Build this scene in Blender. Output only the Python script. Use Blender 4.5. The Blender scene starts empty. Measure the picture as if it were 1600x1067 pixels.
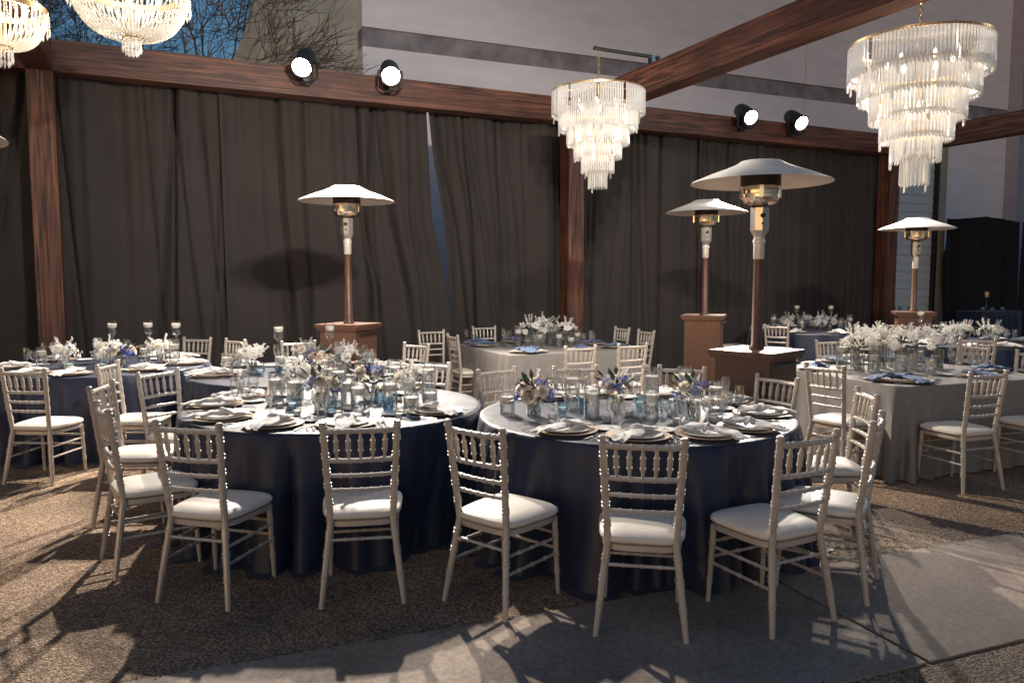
import bpy, math, random
from mathutils import Vector, Matrix
R = math.radians
sc = bpy.context.scene
COL = sc.collection
PI = math.pi

# ------------------------------------------------------------------ camera
cam = bpy.data.cameras.new('camera'); camo = bpy.data.objects.new('camera', cam); COL.objects.link(camo)
cam.sensor_width = 36.0; cam.lens = 27.0; cam.clip_start = 0.05; cam.clip_end = 500
camo.location = (0, 0, 1.64); camo.rotation_euler = (R(90 - 4.67), 0, 0)
sc.camera = camo
# ------------------------------------------------------------------ world (dusk)
w = bpy.data.worlds.new('World'); sc.world = w; w.use_nodes = True
wn = w.node_tree.nodes; wl = w.node_tree.links
sky = wn.new('ShaderNodeTexSky'); sky.sky_type = 'NISHITA'; sky.sun_disc = False
sky.sun_elevation = R(3.4); sky.sun_rotation = R(212); sky.air_density = 1.0; sky.dust_density = 1.2; sky.ozone_density = 3.0
bg = wn['Background']; wl.new(sky.outputs[0], bg.inputs[0]); bg.inputs[1].default_value = 0.12
sc.view_settings.view_transform = 'Standard'; sc.view_settings.look = 'None'
sc.view_settings.exposure = 0.80; sc.view_settings.gamma = 1.0
sc.cycles.transparent_max_bounces = 24; sc.cycles.max_bounces = 8
sc.cycles.sample_clamp_indirect = 4.0
# lamp powers (W) and colours of the theatre lamps fixed on the beams
BACK_W, RIGHT_W, FRONT_W = 1350.0, 900.0, 430.0
LAMP_COL = (1.0, 0.89, 0.76)

# ------------------------------------------------------------------ materials
def mat(name, col, rough=0.6, metal=0.0, spec=0.5, noise=None, bump=None, sheen=0.0, coat=0.0):
    """noise=(scale, colour2, detail, stretch xyz); bump=(scale, strength, distance)"""
    m = bpy.data.materials.new(name); m.use_nodes = True
    nt = m.node_tree; p = nt.nodes['Principled BSDF']
    p.inputs['Base Color'].default_value = (*col, 1); p.inputs['Roughness'].default_value = rough
    p.inputs['Metallic'].default_value = metal; p.inputs['Specular IOR Level'].default_value = spec
    p.inputs['Sheen Weight'].default_value = sheen; p.inputs['Coat Weight'].default_value = coat
    if noise or bump:
        tc = nt.nodes.new('ShaderNodeTexCoord')
    if noise:
        mp = nt.nodes.new('ShaderNodeMapping'); nt.links.new(tc.outputs['Object'], mp.inputs[0])
        if len(noise) > 3: mp.inputs['Scale'].default_value = noise[3]
        n = nt.nodes.new('ShaderNodeTexNoise'); n.inputs['Scale'].default_value = noise[0]; n.inputs['Detail'].default_value = noise[2]
        nt.links.new(mp.outputs[0], n.inputs['Vector'])
        r = nt.nodes.new('ShaderNodeValToRGB'); r.color_ramp.elements[0].position = 0.32; r.color_ramp.elements[1].position = 0.68
        r.color_ramp.elements[0].color = (*col, 1); r.color_ramp.elements[1].color = (*noise[1], 1)
        nt.links.new(n.outputs['Fac'], r.inputs[0]); nt.links.new(r.outputs[0], p.inputs['Base Color'])
    if bump:
        n2 = nt.nodes.new('ShaderNodeTexNoise'); n2.inputs['Scale'].default_value = bump[0]; n2.inputs['Detail'].default_value = 4
        nt.links.new(tc.outputs['Object'], n2.inputs['Vector'])
        b = nt.nodes.new('ShaderNodeBump'); b.inputs['Strength'].default_value = bump[1]; b.inputs['Distance'].default_value = bump[2]
        nt.links.new(n2.outputs['Fac'], b.inputs['Height']); nt.links.new(b.outputs[0], p.inputs['Normal'])
    return m

def wood_mat(name, axis):
    """dark stained timber, grain stretched along the given local axis"""
    m = bpy.data.materials.new(name); m.use_nodes = True; nt = m.node_tree; p = nt.nodes['Principled BSDF']; L = nt.links.new
    tc = nt.nodes.new('ShaderNodeTexCoord'); mp = nt.nodes.new('ShaderNodeMapping'); L(tc.outputs['Object'], mp.inputs[0])
    s = [17.0, 17.0, 17.0]; s[axis] = 0.5; mp.inputs['Scale'].default_value = s
    n = nt.nodes.new('ShaderNodeTexNoise'); n.inputs['Scale'].default_value = 1.6; n.inputs['Detail'].default_value = 7; n.inputs['Distortion'].default_value = 1.6
    L(mp.outputs[0], n.inputs['Vector'])
    r = nt.nodes.new('ShaderNodeValToRGB'); e = r.color_ramp.elements
    e[0].position = 0.34; e[0].color = (0.022, 0.009, 0.006, 1); e[1].position = 0.66; e[1].color = (0.20, 0.080, 0.048, 1)
    k = e.new(0.5); k.color = (0.105, 0.039, 0.024, 1)
    L(n.outputs['Fac'], r.inputs[0])
    n3 = nt.nodes.new('ShaderNodeTexNoise'); n3.inputs['Scale'].default_value = 1.7; n3.inputs['Detail'].default_value = 3; L(tc.outputs['Object'], n3.inputs['Vector'])
    mx = nt.nodes.new('ShaderNodeMix'); mx.data_type = 'RGBA'; mx.blend_type = 'MULTIPLY'
    r3 = nt.nodes.new('ShaderNodeValToRGB'); r3.color_ramp.elements[0].position = .35; r3.color_ramp.elements[0].color = (.45, .45, .5, 1); r3.color_ramp.elements[1].position = .6
    L(n3.outputs['Fac'], r3.inputs[0]); mx.inputs[0].default_value = 0.8
    L(r.outputs[0], mx.inputs[6]); L(r3.outputs[0], mx.inputs[7]); L(mx.outputs[2], p.inputs['Base Color'])
    b = nt.nodes.new('ShaderNodeBump'); b.inputs['Strength'].default_value = .35; b.inputs['Distance'].default_value = .01
    L(n.outputs['Fac'], b.inputs['Height']); L(b.outputs[0], p.inputs['Normal']); p.inputs['Roughness'].default_value = .55
    return m

def glass_mat(name, tint=(0.985, 0.99, 0.99), gloss=0.10, blend=0.35, white=0.0):
    m = bpy.data.materials.new(name); m.use_nodes = True; nt = m.node_tree; L = nt.links.new
    for n in list(nt.nodes):
        if n.type != 'OUTPUT_MATERIAL': nt.nodes.remove(n)
    out = [n for n in nt.nodes if n.type == 'OUTPUT_MATERIAL'][0]
    tr = nt.nodes.new('ShaderNodeBsdfTransparent'); tr.inputs[0].default_value = (*tint, 1)
    gl = nt.nodes.new('ShaderNodeBsdfGlossy'); gl.inputs['Roughness'].default_value = 0.06
    lw = nt.nodes.new('ShaderNodeLayerWeight'); lw.inputs[0].default_value = blend
    ma = nt.nodes.new('ShaderNodeMath'); ma.operation = 'MULTIPLY_ADD'; ma.inputs[1].default_value = 0.75; ma.inputs[2].default_value = gloss; ma.use_clamp = True
    L(lw.outputs['Facing'], ma.inputs[0])
    mx = nt.nodes.new('ShaderNodeMixShader'); L(ma.outputs[0], mx.inputs[0])
    if white > 0:
        df = nt.nodes.new('ShaderNodeBsdfTranslucent'); df.inputs[0].default_value = (.9, .9, .9, 1)
        d2 = nt.nodes.new('ShaderNodeBsdfDiffuse'); d2.inputs[0].default_value = (.9, .9, .9, 1)
        m1 = nt.nodes.new('ShaderNodeMixShader'); m1.inputs[0].default_value = .5; L(df.outputs[0], m1.inputs[1]); L(d2.outputs[0], m1.inputs[2])
        m2 = nt.nodes.new('ShaderNodeMixShader'); m2.inputs[0].default_value = white; L(tr.outputs[0], m2.inputs[1]); L(m1.outputs[0], m2.inputs[2])
        L(m2.outputs[0], mx.inputs[1])
    else:
        L(tr.outputs[0], mx.inputs[1])
    L(gl.outputs[0], mx.inputs[2]); L(mx.outputs[0], out.inputs[0])
    return m

def emit_mat(name, col, strength):
    m = bpy.data.materials.new(name); m.use_nodes = True; nt = m.node_tree; p = nt.nodes['Principled BSDF']
    p.inputs['Base Color'].default_value = (*col, 1); p.inputs['Emission Color'].default_value = (*col, 1); p.inputs['Emission Strength'].default_value = strength
    return m

def ground_mat():
    m = bpy.data.materials.new('aggregate'); m.use_nodes = True; nt = m.node_tree; p = nt.nodes['Principled BSDF']; L = nt.links.new
    tc = nt.nodes.new('ShaderNodeTexCoord')
    v = nt.nodes.new('ShaderNodeTexVoronoi'); v.inputs['Scale'].default_value = 95; L(tc.outputs['Object'], v.inputs['Vector'])
    r = nt.nodes.new('ShaderNodeValToRGB'); e = r.color_ramp.elements
    e[0].color = (.14, .082, .050, 1); e[1].color = (.50, .39, .275, 1); e[1].position = .95; k = e.new(.5); k.color = (.27, .175, .108, 1)
    sep = nt.nodes.new('ShaderNodeSeparateColor'); L(v.outputs['Color'], sep.inputs[0]); L(sep.outputs[0], r.inputs[0])
    n = nt.nodes.new('ShaderNodeTexNoise'); n.inputs['Scale'].default_value = 1.3; n.inputs['Detail'].default_value = 6; L(tc.outputs['Object'], n.inputs['Vector'])
    r2 = nt.nodes.new('ShaderNodeValToRGB'); r2.color_ramp.elements[0].position = .3; r2.color_ramp.elements[1].position = .7
    r2.color_ramp.elements[0].color = (.62, .58, .55, 1); r2.color_ramp.elements[1].color = (1.1, 1.05, 1, 1); L(n.outputs['Fac'], r2.inputs[0])
    mx = nt.nodes.new('ShaderNodeMix'); mx.data_type = 'RGBA'; mx.blend_type = 'MULTIPLY'; mx.inputs[0].default_value = 1
    L(r.outputs[0], mx.inputs[6]); L(r2.outputs[0], mx.inputs[7]); L(mx.outputs[2], p.inputs['Base Color'])
    b = nt.nodes.new('ShaderNodeBump'); b.inputs['Strength'].default_value = .9; b.inputs['Distance'].default_value = .006; b.invert = True
    L(v.outputs['Distance'], b.inputs['Height']); L(b.outputs[0], p.inputs['Normal']); p.inputs['Roughness'].default_value = .8
    return m

def petal_mat(name, col, col2, tr=.4):
    m = mat(name, col, .75, noise=(35, col2, 3)); nt = m.node_tree; L = nt.links.new; p = nt.nodes['Principled BSDF']; out = [n for n in nt.nodes if n.type == 'OUTPUT_MATERIAL'][0]
    t = nt.nodes.new('ShaderNodeBsdfTranslucent'); src_ = p.inputs['Base Color'].links[0].from_socket; L(src_, t.inputs[0])
    mx = nt.nodes.new('ShaderNodeMixShader'); mx.inputs[0].default_value = tr; L(p.outputs[0], mx.inputs[1]); L(t.outputs[0], mx.inputs[2]); L(mx.outputs[0], out.inputs[0]); return m
M = {}
M['ground'] = ground_mat()
M['concrete'] = mat('concrete', (.27, .20, .155), .8, noise=(1.4, (.44, .345, .275), 9), bump=(60, .35, .004))
nt = M['concrete'].node_tree; pr = nt.nodes['Principled BSDF']; old = pr.inputs['Base Color'].links[0].from_socket
tc = nt.nodes.new('ShaderNodeTexCoord'); n1 = nt.nodes.new('ShaderNodeTexNoise'); n1.inputs['Scale'].default_value = 38; n1.inputs['Detail'].default_value = 6; n1.inputs['Roughness'].default_value = .75
nt.links.new(tc.outputs['Object'], n1.inputs['Vector']); r1 = nt.nodes.new('ShaderNodeValToRGB'); r1.color_ramp.elements[0].position = .36; r1.color_ramp.elements[0].color = (.50, .47, .45, 1); r1.color_ramp.elements[1].position = .58
nt.links.new(n1.outputs['Fac'], r1.inputs[0]); m1 = nt.nodes.new('ShaderNodeMix'); m1.data_type = 'RGBA'; m1.blend_type = 'MULTIPLY'; m1.inputs[0].default_value = .75
nt.links.new(old, m1.inputs[6]); nt.links.new(r1.outputs[0], m1.inputs[7]); nt.links.new(m1.outputs[2], pr.inputs['Base Color'])
M['wood_z'] = wood_mat('timber_post', 2); M['wood_x'] = wood_mat('timber_beam', 0)
M['chair'] = mat('champagne_paint', (.56, .505, .455), .38, metal=.25, noise=(14, (.47, .42, .375), 5), coat=.1)
M['cushion'] = mat('ivory_vinyl', (.74, .69, .62), .5, noise=(5, (.69, .64, .57), 4), bump=(18, .15, .01))
M['navy'] = mat('navy_satin', (.0085, .0145, .040), .50, spec=.45, noise=(3, (.012, .020, .054), 4), bump=(7, .35, .02), sheen=.12)
M['greycloth'] = mat('grey_linen', (.19, .175, .165), .75, noise=(60, (.235, .22, .205), 3), bump=(6, .3, .02))
M['curtain'] = mat('brown_black_drape', (.023, .0185, .018), .85, noise=(2, (.029, .024, .0235), 5), bump=(90, .12, .002), sheen=.05)
M['blackdrape'] = mat('black_drape', (.008, .008, .009), .9)
M['charger'] = mat('beige_charger', (.58, .44, .33), .35, metal=.2, noise=(30, (.66, .53, .42), 4))
M['china'] = mat('white_china', (.80, .78, .75), .2)
M['napkin_w'] = petal_mat('white_napkin', (.76, .73, .71), (.81, .78, .76), .2)
M['napkin_b'] = mat('blue_napkin', (.085, .125, .22), .8, noise=(12, (.12, .17, .28), 4), bump=(50, .3, .003))
M['steel'] = mat('steel', (.72, .70, .68), .18, metal=1.0)
M['steel_dull'] = mat('steel_dull', (.62, .60, .57), .33, metal=.9, noise=(8, (.5, .47, .44), 4))
M['hood'] = mat('hood_aluminium', (.72, .69, .66), .45, metal=.35, noise=(4, (.62, .58, .54), 5))
M['bronze'] = mat('bronze_enamel', (.095, .044, .029), .4, metal=.1, noise=(25, (.125, .060, .040), 4), bump=(160, .2, .001))
M['burner'] = mat('burner_mesh', (.05, .04, .035), .5, metal=.6)
M['copper'] = mat('copper_ring', (.66, .56, .48), .25, metal=1.0)
M['black'] = mat('black_metal', (.012, .012, .013), .45)
M['glass'] = glass_mat('clear_glass')
M['blueglass'] = glass_mat('blue_glass', (.60, .77, .87), .10)
M['water'] = glass_mat('water', (.972, .985, .988), .04, .2)
M['crystal'] = glass_mat('crystal', (.95, .95, .95), .14, .35, white=.62)
M['bead'] = glass_mat('crystal_bead', (.95, .93, .9), .16, .4, white=.75)
M['wax'] = mat('candle_wax', (.84, .80, .74), .5)
M['white_flower'] = petal_mat('white_petal', (.80, .78, .75), (.86, .84, .81)); M['cream_flower'] = petal_mat('cream_petal', (.82, .74, .63), (.86, .80, .71))
M['blush_flower'] = petal_mat('blush_petal', (.74, .60, .54), (.80, .68, .62))
M['blue_flower'] = petal_mat('violet_petal', (.09, .11, .42), (.17, .20, .55)); M['pale_blue'] = petal_mat('pale_blue_petal', (.36, .42, .66), (.46, .52, .74))
M['leaf'] = mat('leaf', (.055, .085, .045), .6, noise=(20, (.09, .12, .07), 3)); M['dried'] = mat('dried_grass', (.40, .28, .18), .8)
M['dried_dark'] = mat('dead_leaf', (.045, .028, .018), .9)
M['berry'] = mat('dark_berry', (.06, .035, .06), .4)
M['wall'] = mat('painted_concrete', (.69, .67, .73), .85, noise=(1.2, (.78, .76, .81), 8, (1, 1, 4)), bump=(14, .15, .01))
M['stripe'] = mat('dark_band', (.17, .155, .175), .9, noise=(2.2, (.33, .31, .335), 9))
M['pilaster'] = mat('pilaster_paint', (.27, .27, .34), .85, noise=(3, (.31, .31, .38), 6))
M['olive'] = mat('olive_stucco', (.30, .31, .28), .9, noise=(1.5, (.42, .43, .42), 8))
M['siding'] = mat('siding_paint', (.60, .61, .60), .7, noise=(4, (.66, .67, .66), 4, (1, 1, 8)))
M['tan'] = mat('tan_paint', (.30, .28, .21), .8, noise=(5, (.35, .33, .26), 4))
M['bark'] = mat('bark', (.075, .060, .042), .9, noise=(6, (.125, .10, .075), 5))
M['gold'] = mat('aged_gold', (.60, .42, .22), .35, metal=.9)
M['bulb'] = emit_mat('lit_bulb', (1.0, .80, .55), 12)
M['lens'] = emit_mat('lit_lens', (1.0, .96, .90), 60)

# ------------------------------------------------------------------ mesh helpers
class MB:
    def __init__(s): s.v = []; s.f = []
    def add(s, vs, fs):
        o = len(s.v); s.v += [tuple(v) for v in vs]; s.f += [tuple(i + o for i in f) for f in fs]; return s
    def box(s, c, d, rz=0.0, taper=1.0):
        x, y, z = d[0] / 2, d[1] / 2, d[2] / 2; vs = []
        for sz in (-1, 1):
            k = taper if sz > 0 else 1
            for sx, sy in ((-1, -1), (1, -1), (1, 1), (-1, 1)):
                a, b = sx * x * k, sy * y * k
                vs.append((c[0] + a * math.cos(rz) - b * math.sin(rz), c[1] + a * math.sin(rz) + b * math.cos(rz), c[2] + sz * z))
        return s.add(vs, [(3, 2, 1, 0), (4, 5, 6, 7), (0, 1, 5, 4), (1, 2, 6, 5), (2, 3, 7, 6), (3, 0, 4, 7)])
    def tube(s, pts, rad, n=8, cap=True, flat=None):
        """flat: list of (rx, ry) instead of circular radii, ry along the up direction"""
        pts = [Vector(p) for p in pts]; N = len(pts); vs = []
        up = Vector((0, 0, 1))
        for i, p in enumerate(pts):
            t = (pts[min(i + 1, N - 1)] - pts[max(i - 1, 0)]).normalized()
            a = up if abs(t.dot(up)) < .95 else Vector((0, 1, 0))
            sx = t.cross(a).normalized(); sy = sx.cross(t).normalized()
            r = rad if not hasattr(rad, '__len__') else rad[i]
            rx, ry = flat[i] if flat else (r, r)
            for k in range(n):
                q = 2 * PI * k / n; vs.append(p + sx * math.cos(q) * rx + sy * math.sin(q) * ry)
        fs = []
        for i in range(N - 1):
            for k in range(n):
                k2 = (k + 1) % n; fs.append((i * n + k, i * n + k2, (i + 1) * n + k2, (i + 1) * n + k))
        if cap: fs += [tuple(range(n))[::-1], tuple((N - 1) * n + k for k in range(n))]
        return s.add(vs, fs)
    def lathe(s, prof, n=16, c=(0, 0, 0), closed=False):
        vs = []; fs = []
        for r, z in prof:
            for k in range(n):
                a = 2 * PI * k / n; vs.append((c[0] + r * math.cos(a), c[1] + r * math.sin(a), c[2] + z))
        for i in range(len(prof) - 1):
            for k in range(n):
                k2 = (k + 1) % n; fs.append((i * n + k, i * n + k2, (i + 1) * n + k2, (i + 1) * n + k))
        if closed: fs += [tuple(range(n))[::-1], tuple((len(prof) - 1) * n + k for k in range(n))]
        return s.add(vs, fs)
    def grid(s, fn, nu, nv, wrap=False):
        vs = [fn(i / (nu if wrap else nu - 1), j / (nv - 1)) for j in range(nv) for i in range(nu)]; fs = []
        for j in range(nv - 1):
            for i in range(nu if wrap else nu - 1):
                i2 = (i + 1) % nu; fs.append((j * nu + i, j * nu + i2, (j + 1) * nu + i2, (j + 1) * nu + i))
        return s.add(vs, fs)
    def octa(s, c, r, h):
        x, y, z = c
        return s.add([(x + r, y, z), (x, y + r, z), (x - r, y, z), (x, y - r, z), (x, y, z + h), (x, y, z - h)],
                     [(0, 1, 4), (1, 2, 4), (2, 3, 4), (3, 0, 4), (1, 0, 5), (2, 1, 5), (3, 2, 5), (0, 3, 5)])
    def mesh(s, name, m, angle=45):
        me = bpy.data.meshes.new(name); me.from_pydata(s.v, [], s.f); me.materials.append(M[m] if isinstance(m, str) else m)
        if angle:
            me.polygons.foreach_set('use_smooth', [True] * len(me.polygons)); me.set_sharp_from_angle(angle=R(angle))
        me.update(); return me

def obj(name, me, parent=None, loc=None, rz=None):
    o = bpy.data.objects.new(name, me); COL.objects.link(o)
    if parent is not None: o.parent = parent
    if loc is not None: o.location = loc
    if rz is not None: o.rotation_euler = (0, 0, rz)
    return o
def tag(o, label, cat, group=None, kind=None):
    if label: o['label'] = label
    if cat: o['category'] = cat
    if group: o['group'] = group
    if kind: o['kind'] = kind
    return o
def thing(name, label, cat, loc=(0, 0, 0), rz=0.0, group=None):
    return tag(obj(name, None, None, loc, rz), label, cat, group)
def place(parts, name, label, cat, loc, rz=0.0, group=None):
    """parts: list of (part name, mesh, index of parent part or None[, kind])"""
    root = thing(name, label, cat, loc, rz, group); made = []
    for p in parts:
        o = obj(p[0], p[1], root if p[2] is None else made[p[2]]); made.append(o)
        if len(p) > 3: o['kind'] = p[3]
    return root
def single(me, name, label, cat, loc, rz=0.0, group=None):
    return tag(obj(name, me, None, loc, rz), label, cat, group)

# ------------------------------------------------------------------ pavilion axes
P1 = Vector((-5.42, 9.05, 0)); UX = Vector((.9045, .4265, 0)); NX = Vector((.4265, -.9045, 0)); ANG = math.atan2(.4265, .9045)
SP = 7.02; BZ0, BZ1 = 4.0, 4.36
def W(t, n=0.0, z=0.0):
    p = P1 + UX * t + NX * n; return Vector((p.x, p.y, z))

# ------------------------------------------------------------------ ground
g = obj('ground', MB().grid(lambda u, v: (-70 + 140 * u, -20 + 120 * v, 0), 2, 2).mesh('ground', 'ground', 0)); g['kind'] = 'structure'
path = obj('concrete_path', None, None, (0, 0, 0)); path['kind'] = 'structure'
# upper edge runs through (-0.74, 3.31) along 20.6 degrees, 1.05 m wide
pa = R(20.9); pu = Vector((math.cos(pa), math.sin(pa), 0)); pn = Vector((math.sin(pa), -math.cos(pa), 0)); po = Vector((1.42, 4.14, 0))
slab_me = MB().box((1.99, -.52, -.046), (3.975, 1.04, .11)).mesh('paving_slab', 'concrete')
for k in range(-3, 4):
    q = po + pu * (k * 4.0); o = obj('paving_slab', slab_me, path, (q.x, q.y, 0), pa)

rn = random.Random(31); lit = MB()
for k in range(420):
    u = rn.uniform(-6, 9); e = rn.choice((0, 0, 1)) ; off = (0.004 if e == 0 else 1.045) + rn.gauss(0, .018) if rn.random() < .72 else rn.uniform(-1.5, 1.5)
    p = po + pu * u + pn * off; z = .0105 if 0 < off < 1.04 else .004; a = rn.uniform(0, 6.3); L = rn.uniform(.004, .012); d = Vector((math.cos(a), math.sin(a), 0)); q = Vector((-d.y, d.x, 0)); p = Vector((p.x, p.y, z))
    lit.add([p - d * L, p - q * L * .5 + Vector((0, 0, .002)), p + d * L + Vector((0, 0, .004)), p + q * L * .5 + Vector((0, 0, .002))], [(0, 1, 2, 3)])
tag(obj('leaf_litter', lit.mesh('leaf_litter', 'dried_dark', 0)), 'tiny dark bits of leaf litter along the concrete path edges', 'leaf litter', None, 'stuff')

# ------------------------------------------------------------------ timber pavilion
PW = .27
def post(t, n, label):
    p = W(t, n)
    th = thing('timber_post', label, 'post', p, ANG, 'posts of the timber frame')
    for sx in (-1, 1):
        for sy in (-1, 1):
            a = MB().box((sx * (PW / 4 + .001), sy * (PW / 4 + .001), 2.0), (PW / 2 - .002, PW / 2 - .002, 4.0)); obj('plank', a.mesh('post_plank', 'wood_z', 30), th)
post(0, 0, 'brown timber post in front of the dark curtain at far left')
post(SP, 0, 'middle brown timber post behind the hanging tiered chandelier')
post(2 * SP, 0, 'right brown timber post beside the pale siding')
post(0, 14, 'timber post at the near left corner of the frame')
post(2 * SP, 14, 'timber post at the near right corner of the frame')
def beam(a, b, label, z0=BZ0, z1=BZ1, wd=PW):
    d = b - a; L = d.length; h = (z1 - z0)
    th = thing('timber_beam', label, 'beam', (a.x, a.y, 0), math.atan2(d.y, d.x), 'beams of the timber frame')
    obj('plank', MB().box((L / 2, 0, z0 + h * .27), (L, wd, h * .54 - .004)).mesh('beam_plank', 'wood_x', 30), th)
    obj('plank', MB().box((L / 2, 0, z0 + h * .77), (L, wd - .012, h * .46)).mesh('beam_plank', 'wood_x', 30), th)
h = PW / 2 + .003
beam(W(-6, 0), W(-h, 0), 'beam above the curtain running off the left edge')
beam(W(-h + .004, 0), W(SP - h, 0), 'beam above the left curtains carrying two glaring lamps')
beam(W(SP - h + .004, 0), W(2 * SP + h, 0), 'beam above the right curtains carrying two black lamps')
beam(W(0, h), W(0, 7.8 - h), 'beam coming towards the viewer from the left post')
beam(W(SP, h), W(SP, 7.8 - h), 'big beam crossing the upper right with a chandelier under it')
beam(W(2 * SP, h), W(2 * SP, 7.8 - h), 'beam at the right edge coming from the right post')
beam(W(0, 7.8 + h), W(0, 14 + h), 'near stretch of the left cross beam overhead')
beam(W(2 * SP, 7.8 + h), W(2 * SP, 14 + h), 'near stretch of the right cross beam overhead')
beam(W(-h, 7.8), W(2 * SP + h, 7.8), 'overhead beam above the front tables carrying four lamps')

# ------------------------------------------------------------------ theatre lamps
can_me = MB().lathe([(.055, -.20), (.085, -.17), (.10, -.10), (.10, .12), (.112, .12), (.112, .14), (.094, .14), (.092, .10)], 20).mesh('lamp_can', 'black')
lens_me = MB().lathe([(.0005, .085), (.05, .092), (.091, .085)], 20).mesh('lens', 'lens')
lbody_me = MB().lathe([(.09, .08), (.05, .0), (.01, -.02)], 12).mesh('reflector', 'steel')
yoke_me = MB().tube([(-.125, 0, 0), (-.125, 0, -.16), (-.07, 0, -.20), (.07, 0, -.20), (.125, 0, -.16), (.125, 0, 0)], .011, 6).tube([(-.13, 0, 0), (-.098, 0, 0)], .02, 8).tube([(.13, 0, 0), (.098, 0, 0)], .02, 8).mesh('yoke', 'black')
arm_me = MB().box((0, .045, -.185), (.05, .19, .03)).box((0, .10, -.13), (.06, .06, .10)).mesh('clamp', 'black')
def lamp(t, n, aim, power, size, label, blend=.5, col=LAMP_COL):
    p = W(t, n, BZ1 + .02); d = (Vector(aim) - p).normalized()
    th = thing('stage_lamp', label, 'stage lamp', p, math.atan2(d.y, d.x) - PI / 2, 'stage lamps fixed on the beams')
    th.scale = (1.25, 1.25, 1.25); obj('yoke', yoke_me, th)
    arm = obj('clamp', arm_me, th); arm.rotation_euler = (0, 0, ANG + (PI if n > 1 else 0) - th.rotation_euler.z)
    pitch = math.asin(d.z); c = obj('lamp_can', can_me, th)
    # local +Z of the can points along the aim
    c.rotation_euler = (-(PI / 2 - pitch), 0, 0)
    obj('reflector', lbody_me, c); obj('lens', lens_me, c)
    l = bpy.data.lights.new('lamp_beam', 'SPOT'); l.energy = power; l.spot_size = R(size); l.spot_blend = blend; l.shadow_soft_size = .06; l.color = col
    lo = obj('lamp_beam', l); lo.location = p + d * .19; lo.rotation_euler = d.to_track_quat('-Z', 'Y').to_euler()
    lo.parent = th; lo.matrix_parent_inverse = (Matrix.Translation(p) @ Matrix.Rotation(th.rotation_euler.z, 4, 'Z') @ Matrix.Scale(1.25, 4)).inverted()
lamp(2.93, .31, (-2.8, 5.0, .6), BACK_W, 95, 'glaring lamp on the beam, left of the two facing the viewer')
lamp(4.05, .31, (-.2, 4.4, .6), BACK_W, 95, 'glaring lamp on the beam, right of the two facing the viewer')
lamp(10.17, .31, (6.0, 7.0, .6), RIGHT_W, 100, 'black lamp on the right beam, left of the pair')
lamp(11.29, .31, (7.2, 7.4, .6), RIGHT_W, 100, 'black lamp on the right beam, right of the pair')
lamp(3.2, 7.49, (-2.2, 10.2, 2.0), FRONT_W, 85, 'lamp overhead pointed at the left curtains, left one')
lamp(3.75, 7.49, (-.6, 11.2, 2.0), FRONT_W, 85, 'lamp overhead pointed at the left curtains, right one')
lamp(9.3, 7.49, (1.5, 12, 1.8), FRONT_W * .5, 75, 'lamp overhead pointed at the right curtains, left one')
lamp(9.9, 7.49, (4.5, 13.5, 1.8), FRONT_W * .4, 70, 'lamp overhead pointed at the right curtains, right one')

# ------------------------------------------------------------------ curtains
def lerp(tab, z):
    for (z0, a), (z1, b) in zip(tab, tab[1:]):
        if z <= z1: return a + (b - a) * (z - z0) / (z1 - z0)
    return tab[-1][1]
def curtain(t0, t1, label, seed, off=-.22, ztop=4.22, zb=.01, m='curtain', org=W, cat='curtain', grp='dark curtains hung under the beams'):
    rn = random.Random(seed); wd = abs(t1[-1][1] - t0[-1][1]); nc = int(wd * 3.4) + 2
    cr = [(rn.uniform(0, 1), rn.uniform(.010, .028) / wd, rn.uniform(.05, .13), rn.uniform(-.10, .10) / wd, rn.uniform(.4, 1.0)) for _ in range(nc)]
    ph = [rn.uniform(0, 6.28) for _ in range(6)]
    def fn(u, v):
        z = zb + (ztop - zb) * v; a = lerp(t0, z); b = lerp(t1, z); t = a + (b - a) * u
        x = u * wd; d = .035 * math.sin(x * 5.2 + ph[0] + .25 * z) + .018 * math.sin(x * 13 + ph[1] - .2 * z) + .008 * math.sin(x * 41 + ph[2]) * (.3 + v)
        for c, w_, dp, tl, fade in cr:
            e = (u - c - tl * (z - 2)) / w_
            if abs(e) < 3: d -= dp * math.exp(-e * e) * (fade + (1 - fade) * v)
        d += .03 * math.sin(z * .9 + ph[3]) * (1 - v)
        return org(t, off + d, z)
    me = MB().grid(fn, int(wd * 62) + 8, 18).mesh('curtain', m, 0); me.polygons.foreach_set('use_smooth', [True] * len(me.polygons))
    return single(me, 'curtain', label, cat, (0, 0, 0), 0, grp)
K = lambda *a: list(a)
curtain([(0, -6), (4.25, -6)], [(0, -1.6), (4.25, -1.35)], 'dark curtain beyond the left frame edge', 3)
curtain([(0, -1.35), (2.2, -.86), (4.25, -.45)], [(0, -.03), (4.25, -.03)], 'dark curtain panel left of the left timber post', 4)
curtain([(0, -.02), (4.25, -.02)], [(0, 2.06), (4.25, 2.0)], 'dark curtain panel just right of the left timber post', 5)
curtain([(0, 1.97), (4.25, 1.93)], [(0, 5.13), (1.5, 5.02), (2.5, 4.81), (4.25, 4.73)], 'wide dark curtain panel sweeping right below the glaring lamps', 6)
curtain([(0, 5.14), (1.5, 5.08), (2.5, 5.0), (3.4, 4.84), (4.25, 4.755)], [(0, SP - .1), (4.25, SP - .1)], 'dark curtain panel left of the middle post beside a gap', 7)
curtain([(0, SP - .2), (4.25, SP - .2)], [(0, 9.72), (4.25, 9.72)], 'dark curtain panel just right of the middle post', 8)
curtain([(0, 9.61), (4.25, 9.61)], [(0, 12.12), (4.25, 12.12)], 'dark curtain panel under the two black lamps', 9)
curtain([(0, 12.01), (4.25, 12.01)], [(0, 14.1), (4.25, 14.1)], 'dark curtain panel just left of the right post', 10)

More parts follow.
